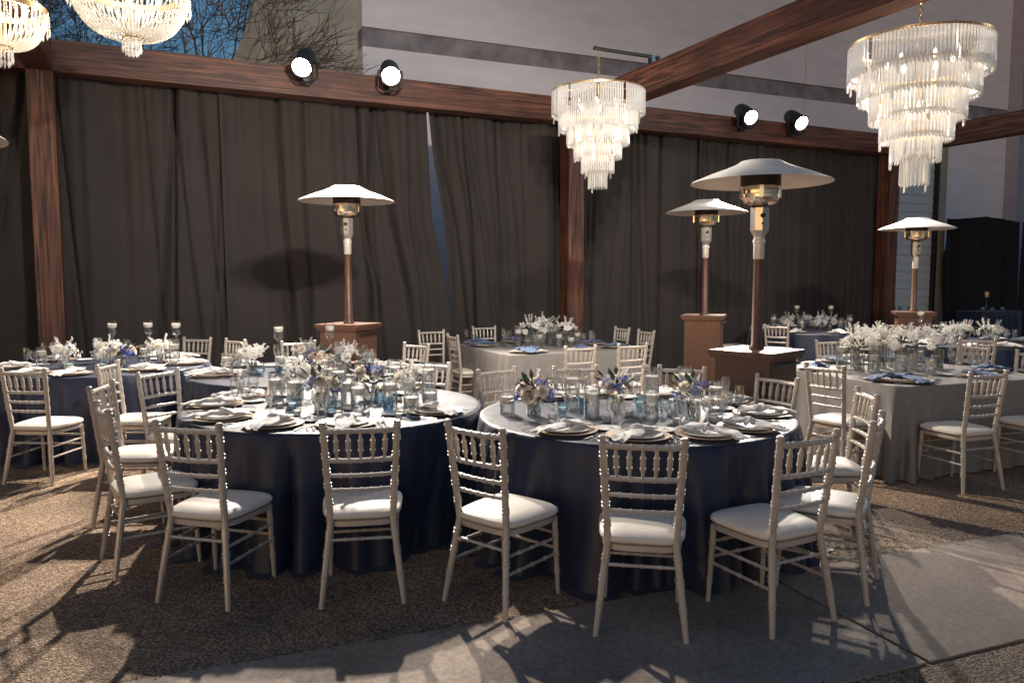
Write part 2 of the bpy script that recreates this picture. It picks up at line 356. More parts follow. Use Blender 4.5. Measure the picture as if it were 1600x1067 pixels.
# ------------------------------------------------------------------ buildings behind
BA = R(23.3); bu = Vector((math.cos(BA), math.sin(BA), 0)); bn = Vector((math.sin(BA), -math.cos(BA), 0)); B0 = Vector((-2.97, 15.6, 0))
b = thing('concrete_building', 'tall pale lavender concrete building with a dark horizontal band', 'building', B0, BA)
xs = [0, 11.4, 22.8, 34]
for i in range(3):
    obj('wall_panel', MB().box(((xs[i] + xs[i + 1]) / 2, 4.0, 3.11), (xs[i + 1] - xs[i] - .03, 8.0, 6.22)).mesh('wall_panel', 'wall'), b)
    obj('wall_panel', MB().box(((xs[i] + xs[i + 1]) / 2, 4.0, 9.7), (xs[i + 1] - xs[i] - .03, 8.0, 6.2)).mesh('wall_panel', 'wall'), b)
    obj('dark_band', MB().box(((xs[i] + xs[i + 1]) / 2, 4.03, 6.41), (xs[i + 1] - xs[i] - .03, 8.0, .36)).mesh('dark_band', 'stripe'), b)
obj('pilaster', MB().box((20.0, -.15, 6.4), (1.6, .5, 12.8)).mesh('pilaster', 'pilaster'), b)
obj('wall_core', MB().box((17, 4.2, 6.4), (33.6, 7.8, 12.74)).mesh('wall_core', 'stripe'), b)
wv = [(-3.05, 0), (-8.6, 0), (-6.0, 5.3), (-5.25, 7.0), (-4.5, 9.8), (-3.05, 9.8)]
wing = MB(); n6 = len(wv)
wing.add([(x, 16.0, z) for x, z in wv] + [(x, 19.5, z) for x, z in wv], [tuple(range(n6)), tuple(range(n6, 2 * n6))[::-1]] + [(i, i + n6, (i + 1) % n6 + n6, (i + 1) % n6) for i in range(n6)])
single(wing.mesh('building_wing', 'olive', 30), 'building_wing', 'grey-green building wing with slanted left edge behind the beam', 'building', (0, 0, 0))
# low sided structure beside the right post
s = thing('siding_wall', 'pale wall of horizontal siding boards beside the right post', 'wall', (9.45, 18.3, 0), BA)
bm = MB().box((0, 0, 0), (1.5, .03, .195)); bme = bm.mesh('board', 'siding')
for k in range(24):
    o = obj('board', bme, s, (-.1, -.012, .1 + k * .2)); o.rotation_euler = (R(-4), 0, 0)
obj('backing', MB().box((-.1, .1, 2.4), (1.48, .1, 4.8)).mesh('backing', 'siding'), s)
obj('corner_column', MB().box((.80, -.03, 2.4), (.24, .24, 4.8)).mesh('corner_column', 'tan'), s)
obj('corner_trim', MB().box((.655, -.05, 2.4), (.05, .2, 4.8)).mesh('corner_trim', 'black'), s)
def W2(t, n, z): p = Vector((10.45, 18.3, 0)) + bu * t + bn * n; return Vector((p.x, p.y, z))
curtain([(0, -.30), (4.25, -.30)], [(0, 2.4), (4.25, 2.4)], 'black drape standing behind the small navy side table', 21, 0, 3.05, .01, 'blackdrape', lambda t, n, z: W2(t, n, z + (.09 * max(0, 1 - abs(t - 1.15)) if z > 3 else 0)), 'drape', 'black drapes at far right')
curtain([(0, 2.41), (4.25, 2.41)], [(0, 6.5), (4.25, 6.5)], 'black drape running off the right edge', 22, 0, 3.05, .01, 'blackdrape', W2, 'drape', 'black drapes at far right')

# ------------------------------------------------------------------ bare trees
def tree(x, y, seed, label, hgt=10.5):
    rn = random.Random(seed); trunk = MB(); twig = MB()
    def grow(p, d, L, r, dep):
        pts = [p]; q = p.copy(); dd = d.copy()
        ns = 5 if dep < 3 else 4
        for k in range(ns):
            dd = (dd + Vector((rn.gauss(0, .17), rn.gauss(0, .17), rn.gauss(.03, .14)))).normalized(); q = q + dd * (L / ns); pts.append(q.copy())
        rr = [r * (1 - .45 * i / ns) for i in range(ns + 1)]
        (trunk if dep < 3 else twig).tube(pts, rr, 7 if dep < 2 else (5 if dep < 3 else 3), dep < 3)
        if dep >= 6: return
        nb = (4, 4, 4, 4, 4, 3)[dep]
        for k in range(nb):
            i = rn.choice([ns, ns, ns - 1]) if k else ns
            ax = Vector((rn.gauss(0, 1), rn.gauss(0, 1), rn.gauss(0, .5))).normalized()
            nd = (dd + ax * rn.uniform(.45, .95)).normalized()
            if nd.z < -.1: nd.z *= -.4
            grow(pts[i], nd.normalized(), L * rn.uniform(.6, .82), max(rr[i] * rn.uniform(.5, .72), .0075), dep + 1)
    grow(Vector((0, 0, -.05)), Vector((0, 0, 1)), hgt * .32, .17, 0)
    t = thing('bare_tree', label, 'tree', (x, y, 0), 0, 'bare trees behind the curtains')
    obj('trunk', trunk.mesh('trunk', 'bark'), t); c = obj('crown', twig.mesh('crown', 'bark', 0), t); c['kind'] = 'stuff'
tree(-7.6, 14.2, 11, 'bare tree forking behind the beam between the two bead chandeliers', 12)
tree(-6.7, 17.2, 12, 'bare tree with fine twigs just left of the grey-green wing', 13)
tree(-10.4, 15.0, 13, 'bare tree behind the bead chandelier at the left edge', 12)
tree(-9.4, 19.5, 14, 'bare tree farthest back behind the right bead chandelier', 14)
tree(-13.0, 18.0, 15, 'bare tree seen through the gap at the left edge', 13)

rn = random.Random(5); hed = MB()
for k in range(26000):
    a = rn.uniform(-1.35, .2); x = 40 * math.sin(a); y = 40 * math.cos(a); p = Vector((x + rn.gauss(0, 1), y + rn.gauss(0, 1), abs(rn.gauss(0, 2.6)) + rn.random())); d = Vector((rn.gauss(0, 1), rn.gauss(0, 1), rn.gauss(0, 1))).normalized(); e = d.orthogonal().normalized(); L = rn.uniform(.15, .4)
    hed.add([p, p + d * L + e * L * .4, p + d * L * 2, p + d * L - e * L * .4], [(0, 1, 2, 3)])
tag(obj('far_hedge', hed.mesh('far_hedge', 'leaf', 0)), 'dark far-off mass of shrubs behind the curtains', 'shrubs', None, 'stuff')

# ------------------------------------------------------------------ chandeliers
chain_cache = {}
def chain_mesh(L):
    k = round(L, 2)
    if k not in chain_cache:
        mb = MB(); n = int(L / .042)
        for i in range(n):
            z = (i + .5) * L / n; a = (i % 2) * PI / 2; hh = L / n * .62
            ring = [(math.cos(a) * .014 * math.cos(q), math.sin(a) * .014 * math.cos(q), z + hh * math.sin(q)) for q in [2 * PI * j / 8 for j in range(9)]]
            mb.tube(ring, .004, 4, False)
        chain_cache[k] = mb.mesh('chain', 'gold')
    return chain_cache[k]
def point_light(th, z, power, col, size=.12):
    l = bpy.data.lights.new('bulb_glow', 'POINT'); l.energy = power; l.color = col; l.shadow_soft_size = size
    o = obj('bulb_glow', l, th, (0, 0, z))
def tiered(x, y, ztop, zhook, rad, label, seed):
    rn = random.Random(seed); th = thing('tiered_chandelier', label, 'chandelier', (x, y, ztop - 1.2), rn.uniform(0, 1), 'tiered crystal chandeliers')
    k = rad / .56
    tiers = [(.56, 1.20, .30), (.475, .985, .27), (.375, .79, .25), (.285, .61, .24), (.195, .44, .24), (.11, .255, .25)]
    for ti, (r, z, L) in enumerate(tiers):
        r *= k; n = int(2 * PI * r / .030); mb = MB()
        for i in range(n):
            if rn.random() < .025: continue
            a = 2 * PI * i / n; ww = .0125; dz = rn.uniform(-.006, .006); LL = L * (1 if rn.random() > .05 else 1.22)
            ca, sa = math.cos(a), math.sin(a)
            def pt(q, rr, zz): return (ca * (r + rr) - sa * q, sa * (r + rr) + ca * q, z + dz - zz)
            vs = [pt(-ww, 0, 0), pt(0, .010, 0), pt(ww, 0, 0), pt(0, -.010, 0), pt(-ww, 0, LL - .03), pt(0, .012, LL - .02), pt(ww, 0, LL - .005), pt(0, -.010, LL - .02)]
            mb.add(vs, [(0, 1, 5, 4), (1, 2, 6, 5), (2, 3, 7, 6), (3, 0, 4, 7), (0, 3, 2, 1), (4, 5, 6, 7)])
        ring = obj('tier_ring', MB().lathe([(r - .006, z - .01), (r + .006, z - .01), (r + .006, z + .012), (r - .006, z + .012), (r - .006, z - .01)], 40).mesh('tier_ring', 'gold'), th)
        c = obj('crystal_fringe', mb.mesh('crystal_fringe', 'crystal', 0), ring); c['kind'] = 'stuff'
    fr = MB().tube([(0, 0, 1.30), (0, 0, .3)], .014, 8)
    for i in range(6):
        a = i * PI / 3; fr.tube([(0, 0, 1.27), (math.cos(a) * rad, math.sin(a) * rad, 1.205)], .006, 5)
    obj('frame', fr.mesh('frame', 'gold'), th)
    bm_ = MB().lathe([(.001, -.03), (.014, -.02), (.018, 0), (.01, .03), (.001, .05)], 8).mesh('bulb', 'bulb')
    for i in range(6):
        a = i * PI / 3 + .4; obj('bulb', bm_, th, (math.cos(a) * rad * .45, math.sin(a) * rad * .45, 1.05))
    for i in range(3):
        a = i * 2.1; obj('bulb', bm_, th, (math.cos(a) * .1, math.sin(a) * .1, .66))
    obj('chain', chain_mesh(zhook - ztop - .10), th, (0, 0, 1.30))
    point_light(th, .95, 8, (1, .88, .74), .2); point_light(th, .5, 3, (1, .88, .74), .1)
c1 = W(SP, 5.92); tiered(c1.x, c1.y, 3.62, BZ0, .55, 'large tiered crystal chandelier under the big beam at upper right', 1)
c2 = W(SP - .86, 2.15); tiered(c2.x, c2.y, 3.94, BZ1 + .10, .57, 'tiered crystal chandelier hanging from a short bar before the middle post', 2)
def hanger(t0, t1, n, label):
    a = W(t0, n, BZ1 + .075); b_ = W(t1, n, BZ1 + .075); th = thing('hanger_bar', label, 'bar', a, ANG, 'hanger bars fixed on the beams')
    L = t1 - t0; obj('bar', MB().tube([(0, 0, .025), (L, 0, .025)], .022, 10).mesh('bar', 'black'), th)
    for x in (.0, .12 * (1 if L > 0 else -1)): obj('clamp', MB().box((x, 0, -.02), (.05, .09, .108)).mesh('clamp', 'steel'), th)
    obj('hook', MB().tube([(L * .96, 0, .06), (L * .96, .02, .03), (L * .96, 0, .0)], .012, 6).mesh('hook', 'steel'), th)
hanger(SP + .05, SP - .93, 2.15, 'short dark bar on the big beam holding the middle chandelier')
def basket(x, y, zb, rad, dep, zhook, label, seed):
    rn = random.Random(seed); th = thing('bead_chandelier', label, 'chandelier', (x, y, zb), 0, 'bead basket chandeliers')
    zr = dep + .16
    bowl = MB(); n = int(rad * 150)
    for i in range(n):
        a = 2 * PI * i / n + rn.uniform(-.01, .01); nb = int(dep / .018) + 14
        for j in range(nb):
            q = j / (nb - 1) * PI / 2; r = .07 + (rad - .07) * math.cos(q) ** .75; z = zr - dep * math.sin(q) ** 1.1
            bowl.octa((math.cos(a) * r, math.sin(a) * r, z + rn.uniform(-.003, .003)), .0115, .0135)
    ring = obj('ring', MB().lathe([(rad - .012, zr - .02), (rad + .008, zr - .02), (rad + .008, zr + .025), (rad - .012, zr + .025), (rad - .012, zr - .02)], 40).mesh('ring', 'gold'), th)
    o = obj('bead_bowl', bowl.mesh('bead_bowl', 'bead', 0), ring); o['kind'] = 'stuff'
    fr = MB(); n2 = int(rad * 90)
    for i in range(n2):
        a = 2 * PI * i / n2
        for j in range(4): fr.octa((math.cos(a) * (rad + .012), math.sin(a) * (rad + .012), zr - .03 - j * .024), .008, .014)
        fr.octa((math.cos(a) * (rad + .012), math.sin(a) * (rad + .012), zr - .145), .010, .032)
    o = obj('drop_fringe', fr.mesh('drop_fringe', 'bead', 0), ring); o['kind'] = 'stuff'
    ts = MB()
    for rr, m_ in ((.075, 16), (.05, 10), (.02, 5)):
        for i in range(m_):
            a = 2 * PI * i / m_; L = .14 if rr > .06 else .17
            for j in range(4): ts.octa((math.cos(a) * rr, math.sin(a) * rr, .16 - j * .025), .008, .013)
            ts.octa((math.cos(a) * rr, math.sin(a) * rr, .16 - L + .04), .010, .035)
    tr_ = obj('lower_ring', MB().lathe([(.06, .155), (.082, .155), (.082, .18), (.06, .18), (.06, .155)], 20).mesh('lower_ring', 'gold'), th)
    o = obj('tassel', ts.mesh('tassel', 'bead', 0), tr_); o['kind'] = 'stuff'
    up = MB(); hu = .45
    for i in range(int(n * .6)):
        a = 2 * PI * i / int(n * .6)
        for j in range(22):
            q = j / 21; r = .08 + (rad * .96 - .08) * (1 - q) ** 1.8; up.octa((math.cos(a) * r, math.sin(a) * r, zr + .03 + hu * q), .0085, .012)
    o = obj('bead_crown', up.mesh('bead_crown', 'bead', 0), ring); o['kind'] = 'stuff'
    obj('crown_cap', MB().lathe([(.09, zr + hu), (.09, zr + hu + .03), (.02, zr + hu + .06)], 16).mesh('crown_cap', 'gold'), th)
    bm_ = MB().lathe([(.001, -.03), (.014, -.02), (.018, 0), (.01, .03), (.001, .05)], 8).mesh('bulb', 'bulb')
    for i in range(6):
        a = i * PI / 3; obj('bulb', bm_, th, (math.cos(a) * rad * .6, math.sin(a) * rad * .6, zr - .02))
    obj('candle_arms', MB().tube([(0, 0, zr + hu + .05), (0, 0, .17)], .01, 6).mesh('candle_arms', 'gold'), th)
    L = zhook - (zb + zr + hu + .06)
    if L > .05: obj('chain', chain_mesh(L), th, (0, 0, zr + hu + .06))
    point_light(th, zr - .06, 20, (1, .80, .56), .15)
b1 = W(0, 2.9); basket(b1.x + .03, b1.y, 3.36, .33, .30, BZ0, 'bead basket chandelier cut by the left edge', 5)
b2 = W(.98, 2.9); basket(b2.x, b2.y, 3.56, .47, .40, BZ1 + .10, 'larger bead basket chandelier hanging from the top edge before the trees', 6)
hanger(-.05, 1.02, 2.9, 'short dark bar on the left cross beam holding a bead chandelier')

# ------------------------------------------------------------------ patio heaters
hd = MB().lathe([(.001, .0), (.15, -.006), (.185, -.03), (.26, -.062), (.40, -.112), (.515, -.160), (.527, -.170), (.515, -.168), (.40, -.122), (.26, -.075), (.14, -.04), (.001, -.035)], 48).mesh('hood', 'hood', 30)
em = MB().lathe([(.15, -.05), (.15, -.205)], 28).mesh('burner_screen', 'burner')
cl_ = MB().lathe([(.155, -.20), (.158, -.225), (.15, -.23), (.15, -.255), (.157, -.26), (.157, -.285), (.145, -.295), (.13, -.325), (.07, -.34)], 12).mesh('burner_ring', 'copper', 30)
ck = MB().box((.158, 0, -.245), (.012, .03, .09)).mesh('bracket', 'steel')
nk = MB().lathe([(.05, -.33), (.072, -.36), (.072, -.53), (.045, -.58)], 8).mesh('control_neck', 'steel_dull', 20)
kn = MB().tube([(0, -.07, -.42), (0, -.09, -.42)], .018, 10).tube([(.0, -.07, -.48), (0, -.082, -.48)], .008, 8).mesh('control_knob', 'black')
sl = MB().lathe([(.042, -.57), (.042, -.60), (.048, -.605), (.048, -.625), (.042, -.63), (.042, -.74), (.038, -.75)], 14).mesh('pole_sleeve', 'hood')
def heater(x, y, ztop, zbase, rz, label, tilt=0):
    th = thing('patio_heater', label, 'patio heater', (x, y, 0), rz, 'patio heaters among the tables')
    def up(n, me, par=None): o = obj(n, me, par or th); o.location = (0, 0, 0 if par else ztop); return o
    up('hood', hd); up('burner_screen', em); br = up('burner_ring', cl_); [setattr(up('bracket', ck, br), 'rotation_euler', (0, 0, q * PI / 3)) for q in range(6)]; nn = up('control_neck', nk); k_ = up('control_knob', kn, nn); k_.rotation_euler = (0, 0, -rz); up('pole_sleeve', sl)
    obj('pole', MB().lathe([(.06, zbase), (.06, zbase + .02), (.042, zbase + .04), (.036, ztop - .74)], 16).mesh('pole', 'bronze'), th)
    obj('top_plate', MB().box((0, 0, zbase - .018), (.54, .54, .036)).box((0, 0, zbase - .05), (.51, .51, .026)).mesh('top_plate', 'bronze'), th)
    body = obj('tank_housing', MB().box((0, 0, (zbase - .065 + .05) / 2), (.45, .45, zbase - .115)).mesh('tank_housing', 'bronze'), th)
    for i in range(4):
        o = obj('side_panel', MB().box((0, -.2265, (zbase - .06) / 2), (.36, .006, zbase - .26)).mesh('side_panel', 'bronze'), body); o.rotation_euler = (0, 0, i * PI / 2)
    obj('base_foot', MB().box((0, 0, .0255), (.50, .50, .05)).mesh('base_foot', 'bronze'), th)
    hb = obj('handle', MB().tube([(.227, -.2, zbase - .10), (.262, -.2, zbase - .10), (.262, .2, zbase - .10), (.227, .2, zbase - .10)], .011, 6).mesh('handle', 'black'), th)
heater(1.91, 5.98, 2.54, 1.09, R(-45), 'patio heater nearest the viewer, behind the front right navy table')
heater(2.53, 10.1, 2.66, 1.17, R(-20), 'patio heater left of and behind the big one, before the curtain')
heater(-1.83, 8.6, 2.66, 1.14, R(-20), 'patio heater standing alone before the left curtains')
heater(6.01, 11.5, 2.54, 1.15, R(-20), 'patio heater at the right before the pale siding')
heater(-3.02, 3.72, 2.50, 1.10, R(-30), 'patio heater at the left edge, only its hood showing')

# ------------------------------------------------------------------ chairs
HC = .94
def ringed(p0, p1, r, rings, n=8, r1=None, bump=.0028, w_=.005):
    """pts/radii for a straight rod with small ring bumps at the given fractions"""
    p0, p1 = Vector(p0), Vector(p1); L = (p1 - p0).length; ks = [(0, 0)]
    for f in rings:
        for dlt, b in ((-1.25 * w_, 0), (-w_, 1), (w_, 1), (1.25 * w_, 0)): ks.append((f + dlt / L, b))
    ks.append((1, 0)); ks.sort(); r1 = r1 or r
    return [p0.lerp(p1, min(max(k, 0), 1)) for k, _ in ks], [r + (r1 - r) * k + bump * b for k, b in ks]
def chair_parts():
    P = []
    def add(nm, mb, m='chair', par=None): P.append((nm, mb.mesh(nm, m, 32), par)); return len(P) - 1
    def backx(z): # half width of the post line at height z
        return (.205 - .050 * z / .43) if z < .43 else (.155 + .025 * (z - .43) / .47)
    def backy(z): return (-.255 + .065 * z / .43) if z < .43 else (-.19 - .055 * (z - .43) / .47)
    for s in (-1, 1):
        pts = []; rad = []
        rz_ = [c_ + e_ for c_ in (.147, .267, .36, .523, .612, .686, .765, .85) for e_ in (-.0095, .0095)]
        zs = [(0, 0)]
        for z in rz_: zs += [(z - .0062, 0), (z - .0050, 1), (z + .0050, 1), (z + .0062, 0)]
        zs += [(.43, 0), (.905, 0)]; zs.sort()
        last = -1
        for z, b in zs:
            if z <= last: z = last + .0005
            last = z; pts.append((s * backx(z), backy(z), z)); rad.append(.0135 + .004 * min(1, z / .2) - .001 * max(0, z - .5) + .0035 * b)
        for z, r in ((.909, .021), (.916, .021), (.919, .016), (.924, .019), (.934, .019), (.94, .012)): pts.append((s * backx(z), backy(z), z)); rad.append(r)
        add('rear_leg', MB().tube(pts, rad, 9))
        a, b = ringed((s * .185, .195, 0), (s * .175, .175, .415), .0115, [.27, .31, .5, .54, .76, .80], r1=.0165); add('front_leg', MB().tube(a, b, 9))
    def rail(z, bow, r, rings, zb=0):
        x = backx(z); pts = []; rad = []
        base, rr = ringed((-x, 0, 0), (x, 0, 0), r, rings)
        for p, q in zip(base, rr):
            pts.append((p.x, backy(z) - bow * (1 - (p.x / x) ** 2), z + zb * (1 - (p.x / x) ** 2))); rad.append(q)
        return MB().tube(pts, rad, 8)
    add('top_rail', rail(.893, .022, .014, [.12, .2, .36, .5, .64, .8, .88]))
    add('back_rail', rail(.742, .018, .0125, [.2, .35, .5, .65, .8]))
    add('back_rail', rail(.664, .016, .0105, [.2, .35, .5, .65, .8])); add('back_rail', rail(.588, .014, .0105, [.2, .35, .5, .65, .8]))
    for i in range(5):
        f = (i - 2) / 2.95; xa, xb = f * backx(.742) , f * backx(.893)
        ya = backy(.742) - .018 * (1 - f * f); yb = backy(.893) - .022 * (1 - f * f)
        p0, p1 = Vector((xa, ya, .745)), Vector((xb, yb, .89)); pts = []; rad = []
        for k, r in ((0, .006), (.2, .0085), (.30, .0118), (.305, .0142), (.36, .0142), (.365, .0118), (.5, .0128), (.635, .0118), (.64, .0142), (.695, .0142), (.70, .0118), (.8, .0085), (1, .006)): pts.append(p0.lerp(p1, k)); rad.append(r)
        add('spindle', MB().tube(pts, rad, 8, False))
    # seat frame and cushion: rounded trapezoid outline
    def outline(sx, sy, off=0, n=40):
        o = []
        for k in range(n):
            a = 2 * PI * k / n; ca, sa = math.cos(a), math.sin(a)
            x = math.copysign(abs(ca) ** .42, ca); y = math.copysign(abs(sa) ** .42, sa)
            o.append((x * (sx + .014 * y), y * sy + off))
        return o
    fr = MB(); n = 40; A = outline(.192, .205); B_ = outline(.176, .19)
    fr.add([(x, y, .392) for x, y in B_] + [(x, y, .396) for x, y in A] + [(x, y, .422) for x, y in A] + [(x, y, .426) for x, y in B_],
           [(j * n + i, j * n + (i + 1) % n, (j + 1) * n + (i + 1) % n, (j + 1) * n + i) for j in range(3) for i in range(n)] + [tuple(range(n))[::-1], tuple(range(3 * n, 4 * n))])
    add('seat_frame', fr)
    cu = MB(); vs = []; lv = [(.93, .427), (1.0, .431), (1.045, .440), (1.055, .450), (1.03, .463), (.93, .475), (.72, .483), (.4, .488), (.1, .489)]
    for k, z in lv: vs += [(x * k, y * k, z) for x, y in outline(.196, .205)]
    cu.add(vs, [(j * n + i, j * n + (i + 1) % n, (j + 1) * n + (i + 1) % n, (j + 1) * n + i) for j in range(len(lv) - 1) for i in range(n)] + [tuple(range((len(lv) - 1) * n, len(lv) * n))])
    add('cushion', cu, 'cushion')
    fy = lambda z: .195 - .02 * z / .415
    for s in (-1, 1):
        for z in (.30, .215):
            a, b = ringed((s * backx(z), backy(z), z), (s * .18, fy(z), z), .0082, [.25, .5, .75], 7); add('stretcher', MB().tube(a, b, 7))
    for z in (.325, .245):
        a, b = ringed((-.18, fy(z), z), (.18, fy(z), z), .0082, [.25, .5, .75], 7); add('stretcher', MB().tube(a, b, 7))
    for z in (.33,):
        a, b = ringed((-backx(z), backy(z), z), (backx(z), backy(z), z), .0082, [.25, .5, .75], 7); add('stretcher', MB().tube(a, b, 7))
    return P
CH = chair_parts()

TAB = {  # name: (centre, phrase, kind, rotation)
 'D': ((-1.23, 5.30), 'front left navy table', 'round', 0), 'E': ((.80, 4.97), 'front right navy table', 'round', 0),
 'C': ((-1.97, 7.20), 'middle navy table', 'round', 0), 'B': ((-4.15, 7.75), 'left-edge navy table', 'round', 0),
 'F': ((.40, 9.97), 'far grey square table', 'square', ANG), 'G': ((3.70, 7.36), 'near grey square table', 'square', R(20)),
 'H': ((5.10, 13.05), 'farthest navy table', 'round', 0), 'I': ((6.30, 10.60), 'right-edge navy table', 'round', 0)}
RT = 1.01; SQ = 1.83; ZT = .765
# rear-centre of each chair (between its back feet) and optional facing vector
CHAIRS = {
 'E': [((.585, 3.375), (.17, .98)), ((-.185, 3.685), (.64, .77)), ((1.365, 3.475), (-.46, .89)), ((1.885, 3.905), (-.85, .53)), ((2.24, 4.80), (-.99, .12)), ((1.93, 5.55), (-.88, -.50)),
       ((1.38, 6.20), (-.38, -.92)), ((.52, 6.22), (.22, -.97)), ((-.12, 6.05), (.62, -.78))],
 'D': [((-.75, 3.75), (-.17, .98)), ((-1.605, 3.745), (.25, .97)), ((-2.285, 4.24), (.80, .60)), ((-2.78, 5.15), (.99, .10)), ((-2.74, 5.90), (.90, -.42)), ((-.70, 6.52), (-.36, -.93))],
 'C': [((-3.42, 6.45), (.95, .05)), ((-1.05, 8.42), None), ((-2.44, 8.74), None), ((-1.75, 8.78), None)],
 'B': [((-3.86, 6.02), (.08, 1.0)), ((-3.80, 9.25), None), ((-3.25, 9.0), None), ((-4.75, 6.15), None)],
 'F': [((.73, 8.10), 's'), ((1.33, 8.40), 's'), ((-1.12, 10.62), 's'), ((-.76, 9.75), 's'), ((-.42, 11.50), 's'), ((1.62, 11.25), 's'), ((1.86, 10.6), 's')],
 'G': [((2.58, 6.30), (.86, .50)), ((3.635, 5.815), (-.32, .95)), ((4.42, 6.08), (-.25, .97)), ((3.68, 8.90), 's'), ((4.98, 8.25), 's'), ((5.1, 7.45), 's')],
 'H': [((4.05, 11.75), None), ((3.75, 13.75), None), ((5.35, 11.45), None), ((4.35, 14.4), None)],
 'I': [((5.55, 9.12), None), ((6.35, 8.95), None), ((4.90, 9.95), None), ((6.05, 12.15), None), ((6.62, 12.15), None)]}
ORD = ['nearest', 'second', 'third', 'fourth', 'fifth', 'sixth', 'seventh', 'eighth', 'ninth', 'tenth', 'eleventh', 'twelfth', 'thirteenth', 'fourteenth']
SEATS = []
for tk, lst in CHAIRS.items():
    (cx, cy), ph, kind, rot = TAB[tk]; rows = []
    for (x, y), f in lst:
        if f is None: f = (cx - x, cy - y)
        elif f == 's':
            best = None
            for k in range(4):
                d = Vector((math.cos(rot + k * PI / 2), math.sin(rot + k * PI / 2)))
                if best is None or d.dot(Vector((cx - x, cy - y))) > best[0]: best = (d.dot(Vector((cx - x, cy - y))), d)
            f = tuple(best[1])
        a = math.atan2(y - cy, x - cx)
        rows.append([x, y, f, (a - math.atan2(-cy, -cx)) % (2 * PI), a])
    near = min(rows, key=lambda r: math.hypot(r[0], r[1])); base = near[3]
    rows.sort(key=lambda r: (r[3] - base + 1e-6) % (2 * PI))
    for i, (x, y, f, _, a) in enumerate(rows):
        fl = math.hypot(*f); f = (f[0] / fl, f[1] / fl); rz = math.atan2(f[1], f[0]) - PI / 2
        where = f'nearest the viewer at the {ph}' if i == 0 else f'{ORD[i]} rightwards from nearest round the {ph}'
        place(CH, 'banquet_chair', 'silver spindle-back chair ' + where, 'chair', (x + f[0] * .25, y + f[1] * .25, 0), rz, 'silver spindle-back banquet chairs')
        SEATS.append((tk, i, x, y, f, a))

# ------------------------------------------------------------------ tables and cloths
leg_me = MB().tube([(0, 0, 0), (0, 0, .70)], .018, 8).mesh('leg', 'black')
rtop = MB().lathe([(.001, .72), (RT - .03, .72), (RT - .02, .725), (RT - .02, .75), (RT - .03, .755), (.001, .755)], 48).mesh('table_top', 'wood_x')
stop = MB().box((0, 0, .7375), (SQ - .16, SQ - .16, .035)).mesh('table_top', 'wood_x')
def round_cloth(seed, flare):
    rn = random.Random(seed); ks = [(rn.choice((7, 9, 11, 13, 17, 19, 23)), rn.uniform(0, 6.28), rn.uniform(.3, 1)) for _ in range(6)]
    N = 220; prof = [0.001, .4, .7, .9, .975]; mb = MB(); vs = []
    rows = [(RT * p, ZT, 0) for p in prof] + [(RT - .006, ZT - .001, 0), (RT + .002, ZT - .006, 0), (RT + .005, ZT - .02, 0.02)]
    for j in range(1, 13):
        t = j / 12; rows.append((RT + .006 + flare * t, ZT - .02 - (ZT - .028) * t, t))
    rows.append((RT + .006 + flare + .06, .006, 1.15))
    for r, z, t in rows:
        for i in range(N):
            a = 2 * PI * i / N; s = sum(am * math.cos(k * a + p + .5 * t * math.sin(2 * a + p)) for k, p, am in ks) / 3
            fold = (abs(math.sin(2.6 * s + .6)) ** .8 - .5) * .19 * t ** .7 if t > 0 else 0
            wz = .0015 * math.sin(9 * a + 4 * r) if t == 0 and r > .5 else 0
            vs.append((math.cos(a) * (r + fold), math.sin(a) * (r + fold), z + (wz if z > .7 else 0)))
    mb.add(vs, [(j * N + i, j * N + (i + 1) % N, (j + 1) * N + (i + 1) % N, (j + 1) * N + i) for j in range(len(rows) - 1) for i in range(N)])
    mb.f.append(tuple(range(N))[::-1]); return mb.mesh('tablecloth', 'navy', 60)
def square_cloth(seed):
    rn = random.Random(seed); N = 240; mb = MB(); vs = []; hS = SQ / 2
    def sq(i, k):
        a = 2 * PI * (i + .5) / N; c, s = math.cos(a), math.sin(a); q = max(abs(c), abs(s)); e = (abs(c) ** 14 + abs(s) ** 14) ** (-1 / 14)
        corner = max(0, (abs(math.sin(2 * a)) - .80) / .20)
        return c * e * k, s * e * k, corner, a
    rows = [(hS * p, ZT, 0) for p in (.001, .4, .7, .9, .98)] + [(hS + .002, ZT - .005, 0), (hS + .006, ZT - .02, 0)]
    for j in range(1, 13): rows.append((hS + .008 + .05 * j / 12, ZT - .02 - (ZT - .03) * j / 12, j / 12))
    ph = [rn.uniform(0, 6.28) for _ in range(4)]
    for r, z, t in rows:
        for i in range(N):
            x, y, cn, a = sq(i, r); L = math.hypot(x, y) or 1
            f = t * (.10 * cn * math.cos(52 * a + ph[0]) + .11 * cn + .014 * math.sin(17 * a + ph[1]) + .010 * math.sin(31 * a + ph[2]))
            vs.append((x + x / L * f, y + y / L * f, z))
    mb.add(vs, [(j * N + i, j * N + (i + 1) % N, (j + 1) * N + (i + 1) % N, (j + 1) * N + i) for j in range(len(rows) - 1) for i in range(N)])
    mb.f.append(tuple(range(N))[::-1]); return mb.mesh('tablecloth', 'greycloth', 60)
for i, (tk, ((cx, cy), ph, kind, rot)) in enumerate(TAB.items()):
    t = thing('banquet_table', 'folding table hidden under the cloth of the ' + ph, 'table', (cx, cy, 0), rot, 'tables under their cloths')
    obj('table_top', rtop if kind == 'round' else stop, t)
    for sx in (-.55, .55):
        for sy in (-.55, .55): obj('leg', leg_me, t, (sx, sy, .01))
    if kind == 'round': single(round_cloth(i + 1, .05), 'tablecloth', f'navy satin cloth falling to the floor over the {ph}', 'tablecloth', (cx, cy, 0), rot, 'navy tablecloths')
    else: single(square_cloth(i + 1), 'tablecloth', f'grey linen cloth over the {ph}', 'tablecloth', (cx, cy, 0), rot, 'grey tablecloths')

